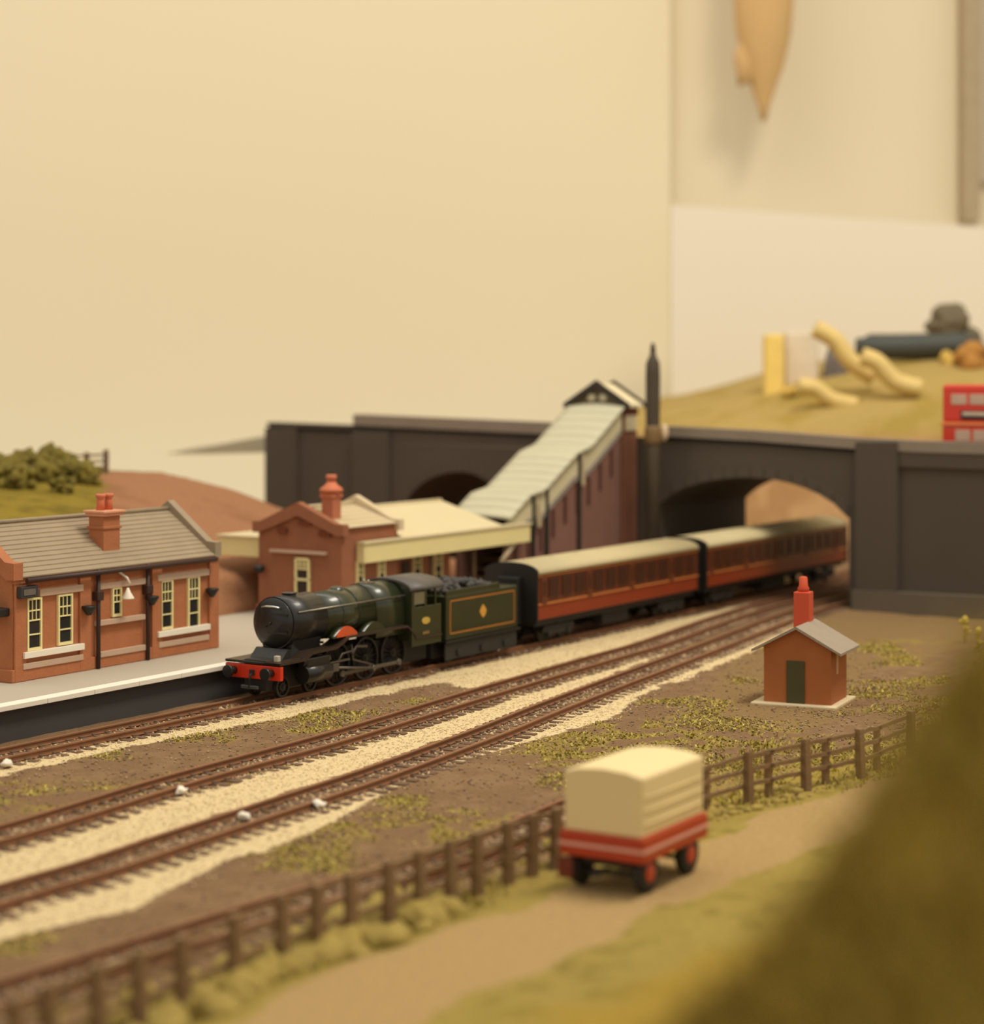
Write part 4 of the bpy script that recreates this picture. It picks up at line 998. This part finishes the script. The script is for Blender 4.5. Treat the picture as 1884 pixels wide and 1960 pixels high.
# ------------------------------------------------------------------ fence with three rails
ef = empty('wooden_fence', (0,0,0), 0, 'weathered three-rail wooden fence running along the siding and the field', 'fence')
def fpoint(px):
    xs_ = (-240,60,342,535,739,968,1200,1357,1428,1539,1643,1740)
    t = np.interp(px, xs_, range(len(xs_))); k = min(int(t),len(FL)-2); f = t-k
    a = np.array(FL[k])*(1-f)+np.array(FL[k+1])*f; return a
posts_px = (-150,-60,15,86,178,253,342,440,535,600,665,739,795,853,904,968,1010,1054,1110,1170,1230,1290,1357,1428,1476,1539,1585,1643,1682,1738)
PP = []
for i,px in enumerate(posts_px):
    p = fpoint(px); zg = gz(*p)-.01; big = (i%2 == 1) if px > 1350 else True
    h = .205 if big else .175
    nxt = fpoint(posts_px[min(i+1,len(posts_px)-1)]); prv = fpoint(posts_px[max(i-1,0)]); ang = math.atan2(nxt[1]-prv[1],nxt[0]-prv[0])
    off = -.012 if big else .012
    w = .017 if big else .013
    mb = MB(); a = [(-w,-w*.8),(w,-w*.8),(w,w*.8),(-w,w*.8)]
    vs_ = []
    lx, ly = random.uniform(-.006,.006),random.uniform(-.005,.005)
    for zz,k in ((-.03,1.05),(h*.5,1.0),(h,.92)):
        for (q,r) in a: vs_.append((q*k+lx*zz/h+random.uniform(-.001,.001), r*k+off+ly*zz/h, zz+(random.uniform(0,.006) if zz==h else 0)))
    mb.add(vs_,[(0,3,2,1),(8,9,10,11)]+[(l*4+i_,l*4+(i_+1)%4,l*4+4+(i_+1)%4,l*4+4+i_) for l in (0,1) for i_ in range(4)])
    o = mb.build('post', woodm, ef); o.location = (p[0],p[1],zg); o.rotation_euler = (0,0,ang)
    PP.append((p,zg,ang))
for i in range(len(PP)-1):
    (p,zg,_),(q,zq,_) = PP[i],PP[i+1]
    d = q-p; L = np.linalg.norm(d); n = np.array((-d[1],d[0]))/L; p_,q_ = p-d/L*.014,q+d/L*.014
    for h in (.065,.120,.172):
        mb = MB(); m = 4; vs_ = []
        for j in range(m+1):
            t = j/m; c = p_*(1-t)+q_*t; z_ = (zg*(1-t)+zq*t)+.012+h+random.uniform(-.003,.003)+.003*math.sin(3.14*t)
            for (a,b) in ((-.0045,-.008),(.0045,-.008),(.0045,.008),(-.0045,.008)):
                vs_.append((c[0]+n[0]*a,c[1]+n[1]*a,z_+b))
        mb.add(vs_,[(0,3,2,1),(m*4,m*4+1,m*4+2,m*4+3)]+[(j*4+k,j*4+(k+1)%4,j*4+4+(k+1)%4,j*4+4+k) for j in range(m) for k in range(4)])
        mb.build('fence_rail', woodm, ef)

# ------------------------------------------------------------------ bank top: bushes, little fence
bush_m = mat('bush_green', srgb(112,98,32), .95, var=.7, scale=9, bump=1., bscale=30)
bl_ = [(8,930,13.9,.15,'olive bush at the far left of the green bank'),(48,925,14.1,.17,'rounded olive bush second from the left on the bank'),(100,915,14.3,.18,'tallest dark olive bush on the bank crest'),
       (30,965,13.5,.14,'low olive bush below the leftmost bush of the bank'),(128,945,14.2,.12,'olive bush just below the small white-railed fence'),(78,958,13.9,.15,'low dark bush in the middle of the green bank'),(160,955,14.0,.13,'bush lowest on the right of the green bank'),(118,985,13.5,.09,'little dark bush directly left of the chimney pots')]
for i,(px,py,Y,r,lab) in enumerate(bl_):
    c = at(px,py,Y); zg = gz(c[0],Y); mb = MB()
    for k in range(46):
        v = Vector((random.gauss(0,1),random.gauss(0,1),random.gauss(0,.8))).normalized()*random.uniform(.45,.95)*r
        mb.blob((v.x,v.y,v.z*.8),r*random.uniform(.13,.27),i*31+k,2,.5,2.2)
    mb.blob((0,0,-.2*r),(r*.7,r*.7,r*.9),i,2,.3)
    o = mb.build('bush', bush_m, None, fix=False); o.location = (c[0],Y,c[2] if c[2]>zg else zg+r*.4); tag(o, lab, 'bush', 'bushes on the green bank')
e = empty('small_fence', (0,0,0), 0, 'small grey fence with two rails on the crest of the bank', 'fence'); gm = mat('fence_grey', srgb(120,96,70), .8)
FY = 14.75
for px,h in ((203,.17),(166,.15),(140,.14)):
    x = (px-CX)*FY/FP; zg = gz(x,FY); MB().box(x-.018,x+.018,FY-.018,FY+.018,zg-.03,zg+h,.004).build('post', gm, e)
xa,xb = (136-CX)*FY/FP,(207-CX)*FY/FP
for h in (.135,.09,.045): MB().tube([(xa,FY-.025,gz(xa,FY)+h-.01),(xb,FY-.025,gz(xb,FY)+h)],.009,6).build('rail', gm, e)
x = (151-CX)*14.6/FP; zg = gz(x,14.6); tag(MB().box(x-.035,x+.035,14.58,14.61,zg-.01,zg+.12,.006).build('white_notice', mat('notice', srgb(250,228,190), .7)), 'small white notice leaning on the little crest fence', 'sign')
# yellow stalk plants on the right bank
for (px,py,Y,h,lab) in ((1848,1205,12.2,.14,'upright yellow weed stalk in front of the bridge wall'),(1874,1240,11.6,.12,'yellow weed stalk at the right edge below the bridge')):
    c = at(px,py,Y); zg = gz(c[0],Y); e = empty('weed_stalk',(c[0],Y,zg),0,lab,'plant'); ym = mat('weed_yellow', srgb(190,168,66), .9, var=.3, scale=40)
    MB().tube([(0,0,-.02),(.004,0,h*.5),(-.003,0,h)],.006,6).build('stem', ym, e); mb = MB()
    for k in range(14): a = random.uniform(0,6.28); r = random.uniform(0,.03); mb.blob((r*math.cos(a),r*math.sin(a),random.uniform(.02,h)),random.uniform(.008,.015),k,1,.3)
    mb.blob((0,0,h),(.02,.02,.026),3,1,.3); mb.build('flower_head', ym, e, fix=False)

# ------------------------------------------------------------------ red double-decker bus on the bridge
bu = bl(1836); ang = math.atan2(-BD[1],-BD[0]); p = bw(bu,.35,0); dz = T_of(bu)-.0
O_ = B1+BN*.22; q_ = (1803-CX)/FP; u_ = (O_[0]-q_*O_[1])/(q_*BD[1]-BD[0]); q0 = O_+BD*u_; eB = empty('double_decker_bus', (q0[0],q0[1],T_of(u_)), ang, 'red double-decker bus parked on the bridge', 'bus')
busred = mat('bus_red', (.60,.028,.006), .35, var=.05, coat=.3); BL,BWd = 1.05,.32
MB().box(0,BL,0,BWd,.05,.245,.016).build('lower_deck', busred, eB); MB().box(.0,BL,.0,BWd,.262,.52,.022).build('upper_deck', busred, eB)
MB().box(-.006,BL+.006,-.006,BWd+.006,.242,.266,.004).build('waist_band', mat('bus_band', srgb(224,122,70), .5), eB)
for k in range(7): MB().box(.07+k*.135,.185+k*.135,-.004,.002,.385,.455,.003).build('window', mat('bus_window_reflection', srgb(190,160,138), .25), eB)  # pale reflection is painted into the glass colour of the bus windows
for k in range(7): MB().box(.10+k*.13,.21+k*.13,-.004,.002,.14,.215,.003).build('window', mat('bus_window_reflection', srgb(190,160,138), .25), eB)
MB().box(.14,.92,-.005,.002,.285,.345,.002).build('advert_panel', mat('advert_black', (.015,.01,.01), .5), eB)
mb = MB(); mb.box(.155,.90,-.0065,-.005,.312,.336)
mb.build('advert_strip', mat('advert_white', srgb(200,182,160), .5, var=.35, scale=60), eB)
MB().box(-.004,.002,.05,.27,.385,.455,.002).build('window', mat('bus_window_reflection', srgb(190,160,138), .25), eB)
MB().box(-.004,.002,.05,.27,.14,.215,.002).build('window', mat('bus_window_reflection', srgb(190,160,138), .25), eB)
for x_ in (.2,.83):
    for y_ in (.02,BWd-.02): MB().lathe([(.02,-.018),(.055,-.018),(.055,.018),(.02,.018)],(x_,y_,.057),20,'y').build('wheel', tyre, eB)

# ------------------------------------------------------------------ things left lying on the far hillside
def tubepx(name, pts, r, Y, m, lab, cat, n=12):
    P = [at(x,y,Y+dy) for x,y,dy in pts]
    c = np.array(P); tt = np.arange(len(P)); t2 = np.linspace(0,len(P)-1,len(P)*5); S = np.stack([np.interp(t2,tt,c[:,i]) for i in range(3)],1)
    for _ in range(3): S[1:-1] = (S[:-2]+2*S[1:-1]+S[2:])/4
    return tag(MB().tube([tuple(v) for v in S], r, n).build(name, m), lab, cat)
yel = mat('yellow_card', srgb(240,206,110), .7); hose = mat('cream_hose', srgb(222,192,118), .6)
a = at(1464,640,19.60); b = at(1500,772,19.60); tag(MB().box(a[0],b[0],19.55,19.75,b[2],a[2],.02).build('yellow_block', yel), 'tall narrow yellow block standing on the hillside', 'block')
a = at(1504,636,19.80); b = at(1566,742,19.80); tag(MB().box(a[0],b[0],19.75,20.10,b[2],a[2],.02).build('white_carton', mat('carton', srgb(222,206,180), .8)), 'pale carton between the yellow block and the hoses', 'box')
tubepx('cream_hose',[(1560,628,.0),(1600,650,0),(1625,690,0),(1672,722,.0)],.085,18.60,hose,'cream hose lying over the dark grey pouch','hose')
tubepx('cream_hose',[(1650,682,-.1),(1680,692,-.1),(1712,732,-.1),(1762,744,-.1)],.085,18.40,hose,'curled cream hose with open end nearest the bus','hose')
tubepx('cream_hose',[(1528,738,0),(1562,742,0),(1592,766,0),(1640,776,0)],.075,18.45,hose,'lowest cream hose, right beside the yellow block','hose')
tubepx('dark_tube',[(1640,664,0),(1720,664,0),(1800,662,0),(1868,660,0)],[.09]*2+[.13]*16+[.10]*2,19.90,mat('tube_slate', srgb(66,68,62), .6),'thick dark slate tube lying across the hilltop','tube')
c = at(1600,705,19.70); mb = MB(); mb.blob(c,(.12,.08,.24),5,3,.2); tag(mb.build('grey_pouch', mat('pouch_grey', srgb(112,104,98), .8)), 'grey pouch slumped beneath the cream hoses', 'pouch')
c = at(1815,618,20.7); mb = MB(); mb.blob(c,(.20,.16,.17),6,3,.25); mb.blob((c[0]+.2,c[1],c[2]-.22),(.18,.15,.16),7,3,.2); mb.tube([c,(c[0]+.05,c[1],c[2]-.5)],.06,8); tag(mb.build('dark_shrub', mat('shrub_dark', srgb(112,100,76), .9)), 'blurred dark shrub behind the slate tube', 'shrub')
for i,(px,py,Y,r,lab) in enumerate(((1690,735,19.20,.10,'small yellow green tuft between the hoses'),(1830,712,19.60,.13,'pale yellow tuft just above the bus roof'),(1878,700,19.35,.20,'brown orange clump above the bus at the right edge'),(1520,762,19.15,.09,'yellow tuft at the foot of the pale carton'))):
    c = at(px,py,Y); mb = MB()
    c = (c[0],c[1],max(c[2],gz(c[0],c[1])+r*.35))
    for k in range(8): mb.blob((c[0]+random.uniform(-r,r)*.8,Y+random.uniform(-r,r)*.6,c[2]+random.uniform(-r,r)*.4),r*.5,i*9+k,2,.3)
    tag(mb.build('tuft', mat('tuft_%s'%('brown' if i==2 else 'yellow'), srgb(176,124,56) if i==2 else srgb(212,176,86), .9, var=.2), fix=False), lab, 'plant')
